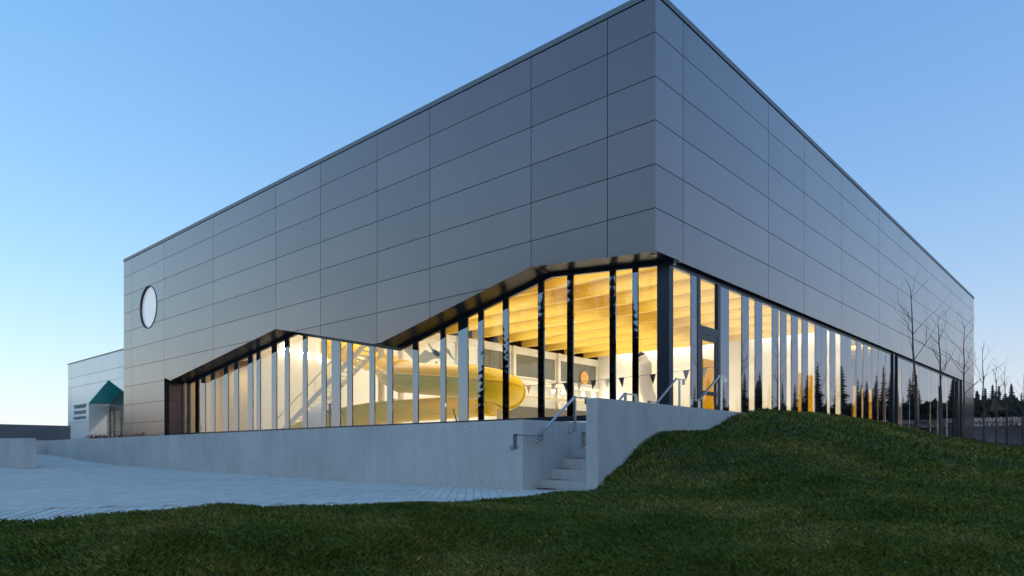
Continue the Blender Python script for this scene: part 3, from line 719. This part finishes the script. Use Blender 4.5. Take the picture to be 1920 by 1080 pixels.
# ceiling luminaires (between the beams), downlights under the mezzanine
def lamp(label, loc, sx, sy, power, col=(1, .93, .78), group="hall lights between the timber beams"):
    t_ = thing("ceiling_light", label, "lamp", loc, group)
    h = MB().box(-sx / 2 - .04, sx / 2 + .04, -sy / 2 - .04, sy / 2 + .04, .02, .09).build("housing", M['white'], t_)
    ld = bpy.data.lights.new("tube_light", 'AREA'); ld.shape = 'RECTANGLE'; ld.size = sx; ld.size_y = sy; ld.energy = power; ld.color = col
    lo = bpy.data.objects.new("tube_light", ld); COL.objects.link(lo); lo.parent = t_; lo.location = (0, 0, .015)
x = 1.9 + 1.325
while x < HX:
    for yc in (6.5, 18.5): lamp("long white ceiling light hidden between timber beams of the pool hall", (x, yc, Z(8.75)), .35, 9, 34)
    x += 2.65
for x in (36.0, 41.5): lamp("long white ceiling light in the room at the far right end", (x, 4.5, Z(8.7)), .35, 6, 110, group="lights in the far right room")
lamp("ceiling light of the beige room left of the pool hall", (2.2, 29.2, Z(5.2)), .3, 5, 22, (1, .8, .5), None)
M['bulb'] = mat("lit_lamp", (1, 1, 1), .5); bsdf(M['bulb']).inputs["Emission Color"].default_value = (1, .93, .8, 1); bsdf(M['bulb']).inputs["Emission Strength"].default_value = 30
for i, x in enumerate((24.8, 26.35, 27.66, 30.4, 31.8)):
    t_ = thing("wall_lamp", "round bright lamp, %s from the left below the mezzanine windows" % "first second third fourth fifth".split()[i], "lamp", (x, HY - .36, Z(4.87)), "lamps below the mezzanine windows")
    MB().tube([(0, .05, 0), (0, -.03, 0)], .20, 14).build("housing", M['white'], t_)
    MB().tube([(0, -.031, 0), (0, -.07, 0)], [.17, .12], 14).build("lens", M['bulb'], t_)
for i, (x, z_) in enumerate(((3.2, 5.6), (4.4, 5.5), (5.6, 5.45))):
    t_ = thing("wall_lamp", "small lit fixture, %s of three high on the white wall behind the left glazing" % ("leftmost", "middle one", "rightmost")[i], "lamp", (x, HY - .05, Z(z_)), "fixtures on the white end wall")
    MB().box(-.3, .3, -.02, .05, 0, .12).build("housing", M['white'], t_); MB().box(-.28, .28, -.05, -.021, .01, .1).build("lens", M['bulb'], t_)

# ------------------------------------------------------------------ water slide
sl = thing("water_slide", "yellow fibreglass tube water slide curving behind the glass", "slide", (3, 12, Z(FZ)))
so_ = Vector(sl.location)
up_path = catmull([(5.4, 24.2, Z(6.0)), (6.3, 21.6, Z(5.2)), (5.5, 19, Z(4.5)), (4.0, 16.6, Z(3.8)), (3.05, 14.2, Z(3.32)), (3.05, 11.6, Z(3.0)), (3.7, 9.75, Z(2.75)), (5.0, 10.0, Z(2.55)), (5.9, 11.5, Z(2.4)), (5.8, 13.3, Z(2.25))], 8)
lo_path = catmull([(5.8, 13.3, Z(2.25)), (4.7, 14.9, Z(2.12)), (3.6, 16.8, Z(1.98)), (3.2, 19, Z(1.75)), (3.2, 21.3, Z(1.4)), (3.3, 23.8, Z(.95))], 8)
MB().tube([p - so_ for p in up_path], .68, 24, False).build("tube", M['yellow'], sl, smooth=True)
def uflume(path, r, wall):
    mb = MB(); n = 12; rows = []
    for i, p in enumerate(path):
        d = (path[min(i + 1, len(path) - 1)] - path[max(i - 1, 0)]).normalized(); a = d.cross(Vector((0, 0, 1))).normalized(); u = a.cross(d)
        prof = [(math.cos(math.pi + math.pi * k / n) * r, math.sin(math.pi + math.pi * k / n) * r) for k in range(n + 1)]
        prof = [(-r, .35)] + prof + [(r, .35), (r + .09, .35), (r + .09, .28), (r + .03, .27)] + [(math.cos(-math.pi * k / n) * (r + .03), math.sin(-math.pi * k / n) * (r + .03)) for k in range(n + 1)] + [(-r - .03, .27), (-r - .09, .28), (-r - .09, .35)]
        rows.append([tuple(p + a * x_ + u * y_ - so_) for x_, y_ in prof])
    m_ = len(rows[0]); vs = [v for r_ in rows for v in r_]
    return mb.add(vs, [(i * m_ + k, i * m_ + (k + 1) % m_, (i + 1) * m_ + (k + 1) % m_, (i + 1) * m_ + k) for i in range(len(rows) - 1) for k in range(m_)])
uflume(lo_path, .62, .03).build("open_flume", M['yellow'], sl, smooth=True)
seam = []
for sgn in (-1, 1):
    pts = []
    for i, p in enumerate(up_path):
        d = (up_path[min(i + 1, len(up_path) - 1)] - up_path[max(i - 1, 0)]).normalized(); a = d.cross(Vector((0, 0, 1))).normalized()
        pts.append(p + a * sgn * .69 + Vector((0, 0, .12)) - so_)
    MB().tube(pts, .035, 6).build("seam_flange", M['yellow'], sl, smooth=True)
for i in (30, 44, 56, 66):
    p = up_path[i]; d = (up_path[i + 1] - up_path[i - 1]).normalized() * .05
    MB().tube([p - d - so_, p + d - so_], .75, 24).build("joint_flange", M['yellow'], sl, smooth=True)
for p in ((4.6, 12.2), (5.6, 11.0), (4.4, 16.9)):
    MB().tube([Vector((p[0], p[1], Z(FZ))) - so_, Vector((p[0], p[1], Z(2.6 if p[1] < 17 else 1.2))) - so_], .16, 14).build("support_column", M['white'], sl, smooth=True)
# stair tower of the slide
tw = thing("slide_stairs", "white steel stairs climbing to the slide behind the glass", "stairs", (3, 21, Z(FZ)))
A_, B_ = Vector((2.3, 24.4, Z(.7))), Vector((4.0, 18.0, Z(5.75))); o_ = Vector(tw.location)
dd = B_ - A_; side = Vector((dd.y, -dd.x, 0)).normalized() * -1.0
for s_ in (0, 1): MB().bar(A_ + side * s_ * 1.05 - o_, B_ + side * s_ * 1.05 - o_, .05, .26).build("stringer", M['white'], tw)
nst = 26
for k in range(nst):
    p = A_ + dd * ((k + .5) / nst) + side * .525; d2 = Vector((dd.x, dd.y, 0)).normalized()
    MB().bar(p - side * .5 - o_, p + side * .5 - o_, .27, .035).build("tread", M['white'], tw)
for s_ in (0, 1):
    MB().bar(A_ + side * s_ * 1.05 + Vector((0, 0, .95)) - o_, B_ + side * s_ * 1.05 + Vector((0, 0, .95)) - o_, .05, .05).build("guard_rail", M['white'], tw)
    for k in range(8):
        p = A_ + dd * (k / 7) + side * s_ * 1.05; MB().bar(p - o_, p + Vector((0, 0, .95)) - o_, .035, .035).build("baluster", M['white'], tw)
for p in ((4.3, 17.8), (5.6, 17.9)): MB().tube([Vector((p[0], p[1], Z(FZ))) - o_, Vector((p[0], p[1], Z(6.6))) - o_], .16, 12).build("post", M['white'], tw, smooth=True)
MB().box(3.9 - 3, 6.0 - 3, 16.6 - 21, 18.0 - 21, 5.7 - FZ, 5.82 - FZ).build("platform", M['white'], tw)
# pennant line
pn = thing("pennant_line", "string of dark and pale triangular pennants above the pool", "pennants", (5.4, .4, Z(2.9)))
def rope(y): t = (y - .4) / 12.6; return 2.93 - .16 * 4 * t * (1 - t) * .9
MB().tube([(0, y - .4, rope(y) - 2.9) for y in np.linspace(.4, 13, 24)], .008, 5).build("rope", M['dark'], pn)
y = .62; k = 0
while y < 12.6:
    h = rope(y) - 2.9
    a_ = random.uniform(-.04, .04)
    MB().prism([(a_, y - .4 - .13, h), (a_, y - .4 + .13, h), (-a_, y - .4, h - .37)], (.004, 0, 0)).build("pennant", M['navy'] if k % 2 == 0 else M['lightflag'], pn)
    y += .66; k += 1
# white curved duct
du = thing("ventilation_duct", "white curved duct standing inside the corner glazing", "duct", (7.9, 5.2, Z(FZ)))
MB().tube(catmull([(.1, -1.6, 0), (.1, -1.1, .7), (.1, -.45, 1.35), (.1, -.1, 2.1), (.1, -.05, 3.0), (.1, .1, 3.35)], 6), [.26] * 26 + [.2] * 5, 16).build("pipe", M['white'], du, smooth=True)
MB().tube([(.1, .1, 3.37), (.0, .2, 3.5)], [.2, .12], 12).build("pipe_cap", M['dark'], du, smooth=True)
# things beside the pool
for i, (x, y, r_, lab) in enumerate(((30.9, HY - .13, .55, "orange disc on the wall between mezzanine window and white wall"), (HX - .05, 15.2, .4, "small orange disc on the white far wall"))):
    o = MB().tube([(0, 0, 0), (0, -.04, 0)] if i == 0 else [(0, 0, 0), (-.04, 0, 0)], r_, 24).build("wall_disc", M['orange'], None, (x, y, Z(6.3 if i == 0 else 6.0))); tag(o, lab, "disc")
lf_ = thing("pool_lift", "dark blue pool lift post with arms behind the left glazing", "lift", (1.9, 18.6, Z(FZ)))
MB().tube([(0, 0, 0), (0, 0, 1.75)], .06, 10).build("post", M['navy'], lf_)
MB().bar((0, .55, 1.72), (0, -.6, 1.75), .04, .04).build("arm", M['dark'], lf_); MB().bar((0, .45, 1.4), (0, -.35, 1.4), .05, .09).build("bracket", M['dark'], lf_); MB().bar((0, -.58, 1.74), (.1, -1.0, 1.2), .03, .03).build("strut", M['dark'], lf_)
tk = thing("filter_dome", "big white rounded tank by the pool behind the glass", "tank", (3.3, 20.9, Z(FZ)))
MB().tube([(0, 0, 0), (0, 0, .5), (0, 0, 1.1), (0, 0, 1.6), (0, 0, 1.95), (0, 0, 2.1)], [.95, 1.1, 1.12, .95, .55, .05], 24).build("shell", M['white'], tk, smooth=True)
ch = thing("deck_chair", "dark pool chair near the slide support behind the glass", "chair", (2.1, 9.9, Z(FZ)))
MB().bar((0, -.3, .45), (0, .3, .45), .5, .06).build("seat", M['navy'], ch); MB().bar((.2, .3, .45), (.05, .45, 1.15), .5, .05).build("backrest", M['navy'], ch)
for sx in (-.2, .2):
    for sy in (-.27, .27): MB().bar((sx, sy, 0), (sx, sy, .42), .03, .03).build("leg", M['steel'], ch)

# ================================================================== WHITE ENTRANCE BUILDING (left)
wb = thing("entrance_building", "low white panelled building with teal gabled doorway left of the pool hall", "building", (0, LY, 0))
WX, WZ, WY1 = .12, 6.87, 51.84
DO = [(41.6, .2), (46.96, .2), (46.96, 3.57), (42.85, 4.96), (39.72, 3.9)]     # doorway outline: hidden right jamb by the grey corner
def wpanel(poly):
    cu = sum(p[0] for p in poly) / len(poly); cv = sum(p[1] for p in poly) / len(poly)
    MB().prism([(0, p[0] - cu, p[1] - cv) for p in poly], (.03, 0, 0)).build("panel", M['clad_white'], wb, (WX, cu - LY, Z(cv)))
rows = [(5.68, WZ - .1), (4.97, 5.66)]
j_ = .008
yj = [LY + .02, 40.9, 44.2, 47.8, 50.9, WY1]
for a, b in zip(yj[:-1], yj[1:]):
    wpanel([(a + j_, 5.70), (b - j_, 5.70), (b - j_, WZ - .08), (a + j_, WZ - .08)])
    wpanel([(a + j_, 4.97), (b - j_, 4.97), (b - j_, 5.68), (a + j_, 5.68)])
for z0, z1 in ((3.58, 4.95), (2.3, 3.56), (.3, 2.28)):
    a0 = 46.97
    if z0 > 3.5: wpanel([(46.99, z0), (50.9 - j_, z0), (50.9 - j_, z1), (42.88, z1)])
    else: wpanel([(a0, z0), (50.9 - j_, z0), (50.9 - j_, z1), (a0, z1)])
    wpanel([(50.9 + j_, z0), (WY1, z0), (WY1, z1), (50.9 + j_, z1)])
wpanel([(42.82, 4.955), (LY + .02, 4.955), (LY + .02, 3.92)])
MB().box(WX + .032, WX + .2, 47.0 - LY, WY1 - LY - .02, Z(.2), Z(WZ - .1)).build("backing_wall", M['joint'], wb)
MB().box(WX + .032, WX + .2, .03, 46.99 - LY, Z(4.96), Z(WZ - .1)).build("backing_wall", M['joint'], wb)
MB().box(WX - .03, WX + 14, .03, WY1 - LY + .03, Z(WZ - .08), Z(WZ)).build("coping", M['coping'], wb)
MB().box(WX + .2, WX + 14, WY1 - LY - .2, WY1 - LY, Z(0), Z(WZ - .09)).build("side_wall", M['clad_white'], wb)
D_ = 1.35
MB().box(WX + .03, WX + D_, 46.96 - LY, 46.99 - LY, Z(2.29), Z(3.57)).build("reveal_panel", M['clad_white'], wb); MB().box(WX + .03, WX + D_, 46.96 - LY, 46.99 - LY, Z(.2), Z(2.28)).build("reveal_panel", M['clad_white'], wb)
cs = MB().prism([(WX - .005, 46.96 - LY, Z(3.575)), (WX - .005, 42.85 - LY, Z(4.965)), (WX - .005, 42.85 - LY, Z(5.0)), (WX - .005, 46.96 - LY, Z(3.61))], (D_, 0, 0))
cs.prism([(WX - .005, 42.849 - LY, Z(4.965)), (WX - .005, .05, Z(3.9)), (WX - .005, .05, Z(3.93)), (WX - .005, 42.849 - LY, Z(5.0))], (D_, 0, 0)); cs.build("canopy_soffit", M['teal'], wb)
bx_ = WX + D_
gb = MB().prism([(bx_, .05, Z(3.3)), (bx_, 46.9 - LY, Z(3.3)), (bx_, 46.9 - LY, Z(3.55)), (bx_, 42.85 - LY, Z(4.94)), (bx_, .05, Z(3.88))], (.04, 0, 0)); gb.build("gable_glass", M['greyglass'], wb)
MB().box(bx_ - .02, bx_ + .08, .05, 46.9 - LY, Z(3.18), Z(3.3)).build("transom", M['coping'], wb)
ml = MB()
for y in (46.8, 45.95, 44.55, 43.15, 41.7): ml.box(bx_ - .02, bx_ + .08, y - .06 - LY, y + .06 - LY, Z(.4), Z(3.178))
ml.build("door_frame", M['coping'], wb)
for y0, y1 in ((46.01, 46.74), (44.61, 45.89), (43.21, 44.49), (41.76, 43.09)):
    d_ = MB()
    for q in ((y0, y0 + .09, .5, 3.17), (y1 - .09, y1, .5, 3.17), (y0 + .091, y1 - .091, .5, .7), (y0 + .091, y1 - .091, 3.05, 3.17), (y0 + .091, y1 - .091, 1.45, 1.53)): d_.box(bx_, bx_ + .05, q[0] - LY, q[1] - LY, Z(q[2]), Z(q[3]))
    d_ = d_.build("door", M['coping'], wb); MB().box(bx_ + .02, bx_ + .03, y0 - LY + .09, y1 - LY - .09, Z(.7), Z(3.05)).build("pane", M['glass'], d_)
MB().box(bx_ + 2.2, bx_ + 2.3, .05, 7.4, Z(.3), Z(4.6)).build("lobby_wall", M['beige'], wb)
lamp("unseen light added inside the entrance lobby", (bx_ + 1.2, 44, Z(4.4)), .3, 3, 30, (1, .85, .6), None)  # no visible source here; lamp added to brighten the doorway
def text(s, z0, h, width):
    cu = bpy.data.curves.new("t", 'FONT'); cu.body = s; cu.size = 1; cu.extrude = .02
    o = bpy.data.objects.new("t", cu); COL.objects.link(o); bpy.context.view_layer.update()
    me = bpy.data.meshes.new_from_object(o.evaluated_get(bpy.context.evaluated_depsgraph_get())); bpy.data.objects.remove(o)
    co_ = np.array([v.co[:] for v in me.vertices]); lo, hi = co_.min(0), co_.max(0)
    for v in me.vertices:
        u = (v.co.x - lo[0]) / (hi[0] - lo[0]) * width; q = (v.co.y - lo[1]) / (hi[1] - lo[1]) * h
        v.co = (-.03 - v.co.z, 50.25 - LY - u, Z(z0) + q)
    me.materials.clear(); me.materials.append(M['signtext']); link("sign_line", me, None, wb, (WX, 0, 0))
text("COMPLEXE", 3.30, .26, 2.7); text("SPORTIF", 2.86, .26, 2.7); text("DESJARDINS", 2.42, .26, 2.7)
for i, (x, y) in enumerate(((-.4, 44.6), (-.5, 43.6), (-.45, 42.6), (-.5, 41.6), (-.4, 38.9), (-.45, 35.3))):
    sh = thing("shrub", "small dark red shrub, %s from the left in the row at the building foot" % "first second third fourth fifth sixth".split()[i], "shrub", (x, y, Z(.9)), "dark red shrubs along the building foot")
    mb = MB()
    for k in range(90):
        v = Vector((random.gauss(0, .18), random.gauss(0, .26), abs(random.gauss(.08, .09)))); a = random.random() * 6.28; s_ = .05
        mb.add([v + Vector((s_ * math.cos(a), s_ * math.sin(a), 0)), v + Vector((-s_ * math.sin(a), s_ * math.cos(a), .04)), v + Vector((0, 0, .09))], [(0, 1, 2)])
    mb.build("foliage", M['leaf'], sh)

# ================================================================== SAPLINGS AND STAKES
def branch(mb, p, d, ln, r, depth, rnd_):
    n = 4; pts = [p]; q = p.copy(); dd_ = d.copy()
    for i in range(n):
        dd_ = (dd_ + Vector((rnd_.gauss(0, .10), rnd_.gauss(0, .10), .05))).normalized(); q = q + dd_ * ln / n; pts.append(q.copy())
    mb.tube(pts, [r * (1 - .75 * i / n) for i in range(n + 1)], 5 if depth > 1 else 4)
    if depth > 0:
        for k in range(rnd_.choice((1, 2, 2)) if depth > 1 else rnd_.choice((1, 2))):
            i = rnd_.choice((1, 2, 3, 4)); b = pts[i]; a = rnd_.random() * 6.28
            nd_ = (dd_ * .9 + Vector((math.cos(a), math.sin(a), .25)) * rnd_.uniform(.35, .75)).normalized()
            branch(mb, b, nd_, ln * rnd_.uniform(.45, .7), r * .5, depth - 1, rnd_)
def sapling(label, x, y, H, seed, fork, lean=(0, 0)):
    rn = random.Random(seed); z = float(lawn_h(np.array([x]), np.array([y]))[0]) - .05
    t_ = thing("sapling", label, "tree", (x, y, z), "young bare trees along the building")
    mb = MB(); pts = []; n = 10
    for i in range(n + 1):
        t = i / n; pts.append(Vector((lean[0] * t + rn.gauss(0, .018) * (i > 0), lean[1] * t + rn.gauss(0, .018) * (i > 0), H * t)))
    mb.tube(pts, [.05 * (1 - t / n) ** .85 + .006 for t in range(n + 1)], 8); mb.build("trunk", M['bark'], t_, smooth=True)
    cr = MB()
    for i in range(int(n * fork), n + 1):
        for k in range(rn.choice((1, 1, 2)) if i < n else 1):
            a = rn.random() * 6.28; u = rn.random(); b = pts[i] if i == n else pts[i].lerp(pts[i + 1], u)
            ln = H * .30 * (1.15 - (i + u) / n) + .3
            branch(cr, b, Vector((math.cos(a), math.sin(a), rn.uniform(.9, 1.6))).normalized(), ln, .017 * (1.15 - i / n) + .004, 2, rn)
    cr.build("crown", M['bark'], t_)
def stake(label, x, y, H, mcol, r=.045):
    z = float(lawn_h(np.array([x]), np.array([y]))[0]) - .1
    t_ = thing("tree_stake", label, "stake", (x, y, z), "stakes beside the young trees")
    MB().tube([(0, 0, 0), (0, 0, H * .35)], r, 8).build("stake_sleeve", M['stakegreen'] if mcol else M['stakedark'], t_); MB().tube([(0, 0, H * .35), (0, 0, H)], r * .85, 8).build("stake_post", M['stakedark'], t_)
TR = [("tallest bare young tree, leftmost and nearest in front of the right glazing", 11.34, 5.6, 11, .5), ("second bare young tree from the left, forked before the glazing end", 15.5, 5.0, 22, .45),
      ("third bare young tree, standing in front of the building's far corner", 20.1, 5.4, 33, .4), ("bare young tree just right of the building's far edge", 26.0, 4.9, 47, .45),
      ("thin bare young tree fourth from the right against the conifers", 29.9, 4.4, 5, .5), ("bare young tree second from the right edge before the earth bank", 34.9, 4.7, 66, .45), ("bare young tree at the right edge of the picture", 42.6, 5.0, 78, .4)]
for l_, x, H, s_, f_ in TR: sapling(l_, x, -4.0, H, s_, f_, (random.uniform(-.25, .1), random.uniform(-.1, .25)))
stake("dark stake beside the leftmost young tree", 11.2, -3.95, 2.45, False, .05); stake("green footed stake left of the second young tree", 14.95, -4.0, 2.3, True)
stake("green footed stake beside the tree right of the building edge", 25.7, -4.0, 2.6, True); stake("thin dark stake in front of the earth bank", 30.0, -4.0, 2.3, False, .035)
stake("dark stake second from the right edge", 34.5, -4.0, 2.4, False); stake("dark stake at the right edge of the picture", 42.4, -4.0, 2.6, True)

# ================================================================== FAR SURROUNDINGS
# earth bank right of the building
def bank(name, ang0, ang1, r0, top, m, seed):
    mb = []; rn = np.random.default_rng(seed); n = 70; prof = [(-9, -2.2), (-4, .35), (-1.5, .8), (0, 1.0), (6, 1.05), (30, 1.0)]
    V = []; 
    for i in range(n + 1):
        a = ang0 + (ang1 - ang0) * i / n
        for (d_, k) in prof:
            r = r0 + d_ + rn.normal(0, .5); zt = (Z(top) + rn.normal(0, .12)) * k if k > 0 else k
            V.append((CAM[0] + r * math.cos(a), CAM[1] + r * math.sin(a), zt))
    m_ = len(prof); F_ = [(i * m_ + k, (i + 1) * m_ + k, (i + 1) * m_ + k + 1, i * m_ + k + 1) for i in range(n) for k in range(m_ - 1)]
    o = MB().add(V, F_).build(name, m, smooth=False); struct(o); return o
bank("earth_bank", R(-75), R(16), 100, 4.05, M['bank'], 3)
# dry grass along its crest
dg_ = MB(); rn = random.Random(4)
for i in range(15000):
    a = R(-75) + rn.random() * R(91); r = 100 + rn.uniform(-2.2, 3.5); x, y = CAM[0] + r * math.cos(a), CAM[1] + r * math.sin(a); h = rn.uniform(.05, .35); b = rn.random() * 6.28
    z = Z(4.05) - (.7 if r < 98.8 else .15)
    dg_.add([(x - .12 * math.cos(b), y - .12 * math.sin(b), z - .3), (x + .12 * math.cos(b), y + .12 * math.sin(b), z - .3), (x + rn.gauss(0, .2), y + rn.gauss(0, .2), z + h)], [(0, 1, 2)])
struct(tag(dg_.build("dry_grass", M['drygrass']), "pale dry grass along the top of the earth bank", "grass"), "stuff")
def conifer_geo(H, W, rn, tiers=16, per=9):
    mb = MB()
    for i in range(tiers):
        t = i / tiers; z0 = H * (.08 + .92 * t); rad = W * (1 - t) ** .85 * rn.uniform(.7, 1.2) + (.12 if H > 2 else .006)
        for k in range(per):
            if rn.random() < .2: continue
            a = 2 * math.pi * (k + rn.random() * .8) / per; rr = rad * rn.uniform(.6, 1.1); dz = rr * rn.uniform(.25, .55); wd = rr * .38 + (.15 if H > 2 else .006)
            c, s_ = math.cos(a), math.sin(a); up_ = H / tiers * rn.uniform(1.1, 1.7)
            mb.add([(0, 0, z0 + up_ * .6), (rr * c * .6 - wd * s_, rr * s_ * .6 + wd * c, z0 - dz * .4), (rr * c, rr * s_, z0 - dz), (rr * c * .6 + wd * s_, rr * s_ * .6 - wd * c, z0 - dz * .4)], [(0, 1, 2), (0, 2, 3)])
    mb.tube([(0, 0, H * .8), (0, 0, H * 1.02)], [.01 * H, .002 * H], 4)
    return mb
def polar(px, dep): 
    k = (px - 960) / 1294; return CAM[0] + dep * (hx + k * hy), CAM[1] + dep * (hy - k * hx)
ORD = 'first second third fourth fifth sixth seventh eighth ninth tenth eleventh twelfth thirteenth'.split()
CON = [(1832, 11.2), (1840, 9.4), (1847, 11.5), (1855, 9.8), (1861, 13.0), (1867, 12.6), (1873, 12.3), (1881, 9.2), (1885, 9.8), (1896, 13.2), (1902, 11.6), (1911, 10.2), (1918, 9.0)]
for i, (px, H) in enumerate(CON):
    rn = random.Random(100 + i); dep = 122 + rn.uniform(-5, 8); x, y = polar(px, dep)
    t_ = thing("conifer", "%s dark conifer from the building edge on the earth bank at far right" % ORD[i], "tree", (x, y, Z(3.0)), "conifers beyond the earth bank")
    conifer_geo(H * rn.uniform(.62, .76), 1.4 + rn.random() * .6, rn, 22, 11).build("crown", M['needle'], t_)
    MB().tube([(0, 0, -1), (0, 0, H * .5)], [.2, .08], 6).build("trunk", M['bark'], t_)
protos = []
for i in range(7):
    rn = random.Random(i); protos.append(conifer_geo(1, rn.uniform(.12, .17), rn, 22, 9))
wd_ = MB(); rn = random.Random(55)
def plant(a, r, H, z0):
    p = rn.choice(protos); x, y = CAM[0] + r * math.cos(a), CAM[1] + r * math.sin(a); b = rn.random() * 6.28; c, s_ = math.cos(b), math.sin(b)
    k = H * rn.uniform(.85, 1.25)
    wd_.add([(x + (v[0] * c - v[1] * s_) * k, y + (v[0] * s_ + v[1] * c) * k, z0 + v[2] * H) for v in p.v], p.f)
for i in range(420):                   # belt of wood from the right of the picture round behind the camera
    a = R(16.5) - rn.random() * R(140); r = rn.uniform(118, 150)
    pxa = project(CAM[0] + r * math.cos(a), CAM[1] + r * math.sin(a), 0)
    vis = pxa[2] > 0 and 1700 < pxa[0] < 1990
    plant(a, r + (25 if vis else 0), rn.uniform(6, 7.5) if vis else rn.uniform(6.5, 12), Z(3) if a > R(-80) else -1)
for i in range(60):                    # and to the left, outside the frame
    plant(R(84) + rn.random() * R(12), rn.uniform(105, 135), rn.uniform(8, 11), -1)
for i in range(60): plant(R(96) + rn.random() * R(12), rn.uniform(120, 150), rn.uniform(2.5, 5), -1)
for i in range(70): plant(R(110) + rn.random() * R(26), rn.uniform(42, 58), rn.uniform(14, 21), -1)  # nearer tall grove out of view, added to darken reflections in the corner fins
struct(tag(wd_.build("woodland", M['needle']), "dark wood around the site, with an unseen grove added", "wood"), "stuff")
hd_ = MB()
for i in range(700):                   # undergrowth closing the foot of the wood on the bank
    a = R(16.5) - rn.random() * R(95); r = rn.uniform(108, 116); x, y = CAM[0] + r * math.cos(a), CAM[1] + r * math.sin(a)
    for k in range(7):
        u = Vector((x + rn.gauss(0, .8), y + rn.gauss(0, .8), Z(3.9) + rn.random() * 2.6)); b = rn.random() * 6.28
        hd_.add([u + Vector((math.cos(b), math.sin(b), -.5)), u + Vector((-math.cos(b), -math.sin(b), -.4)), u + Vector((rn.gauss(0, .3), rn.gauss(0, .3), 1.0))], [(0, 1, 2)])
struct(tag(hd_.build("undergrowth", M['needle']), "dark brush at the foot of the conifers on the bank", "brush"), "stuff")
# houses beyond the lawn (seen mirrored in the right glazing)
def house(label, x, y, rz, w_, d_, h_):
    t_ = thing("house", label, "house", (x, y, -.6), "houses beyond the lawn", rz)
    MB().box(-w_ / 2, w_ / 2, -d_ / 2, d_ / 2, 0, h_).build("wall", M['house'], t_)
    rf = MB().prism([(-w_ / 2 - .4, -d_ / 2 - .5, h_), (-w_ / 2 - .4, d_ / 2 + .5, h_), (-w_ / 2 - .4, 0, h_ + d_ * .38)], (w_ + .8, 0, 0)); rf.build("roof", M['roof'], t_)
    for s_ in (-1, 1):
        for k in range(3): MB().box(-w_ / 2 + (k + .6) * w_ / 3.6, -w_ / 2 + (k + .6) * w_ / 3.6 + 1.2, s_ * d_ / 2 - .03 if s_ < 0 else d_ / 2 + .001, s_ * d_ / 2 - .001 if s_ < 0 else d_ / 2 + .03, 1.1, 2.4).build("window", M['greyglass'], t_)
house("pale house with dark roof beyond the lawn, mirrored in the right glazing", 62, -48, R(20), 12, 8, 3.6)
house("wide pale house farther along, mirrored near the glazing's far end", 86, -40, R(-10), 14, 9, 4.2)
for k, (x, y, H) in enumerate(((40, -34, 8.5), (47, -38, 9.5), (55, -36, 9), (33, -36, 8), (66, -34, 8.5))):
    rn2 = random.Random(900 + k); t_ = thing("bare_tree", "bare deciduous tree on the lawn, mirrored in the right glazing", "tree", (x, y, -.8), "bare trees beyond the lawn")
    MB().tube([(0, 0, 0), (.1, .1, H * .35), (.05, .2, H * .6), (0, .1, H * .9)], [.22, .17, .1, .03], 8).build("trunk", M['bark'], t_, smooth=True)
    cr = MB()
    for q in range(16):
        a = rn2.random() * 6.28; branch(cr, Vector((.08, .15, H * rn2.uniform(.28, .8))), Vector((math.cos(a), math.sin(a), rn2.uniform(.5, 1.3))).normalized(), H * rn2.uniform(.25, .38), .06, 2, rn2)
    cr.build("crown", M['bark'], t_)
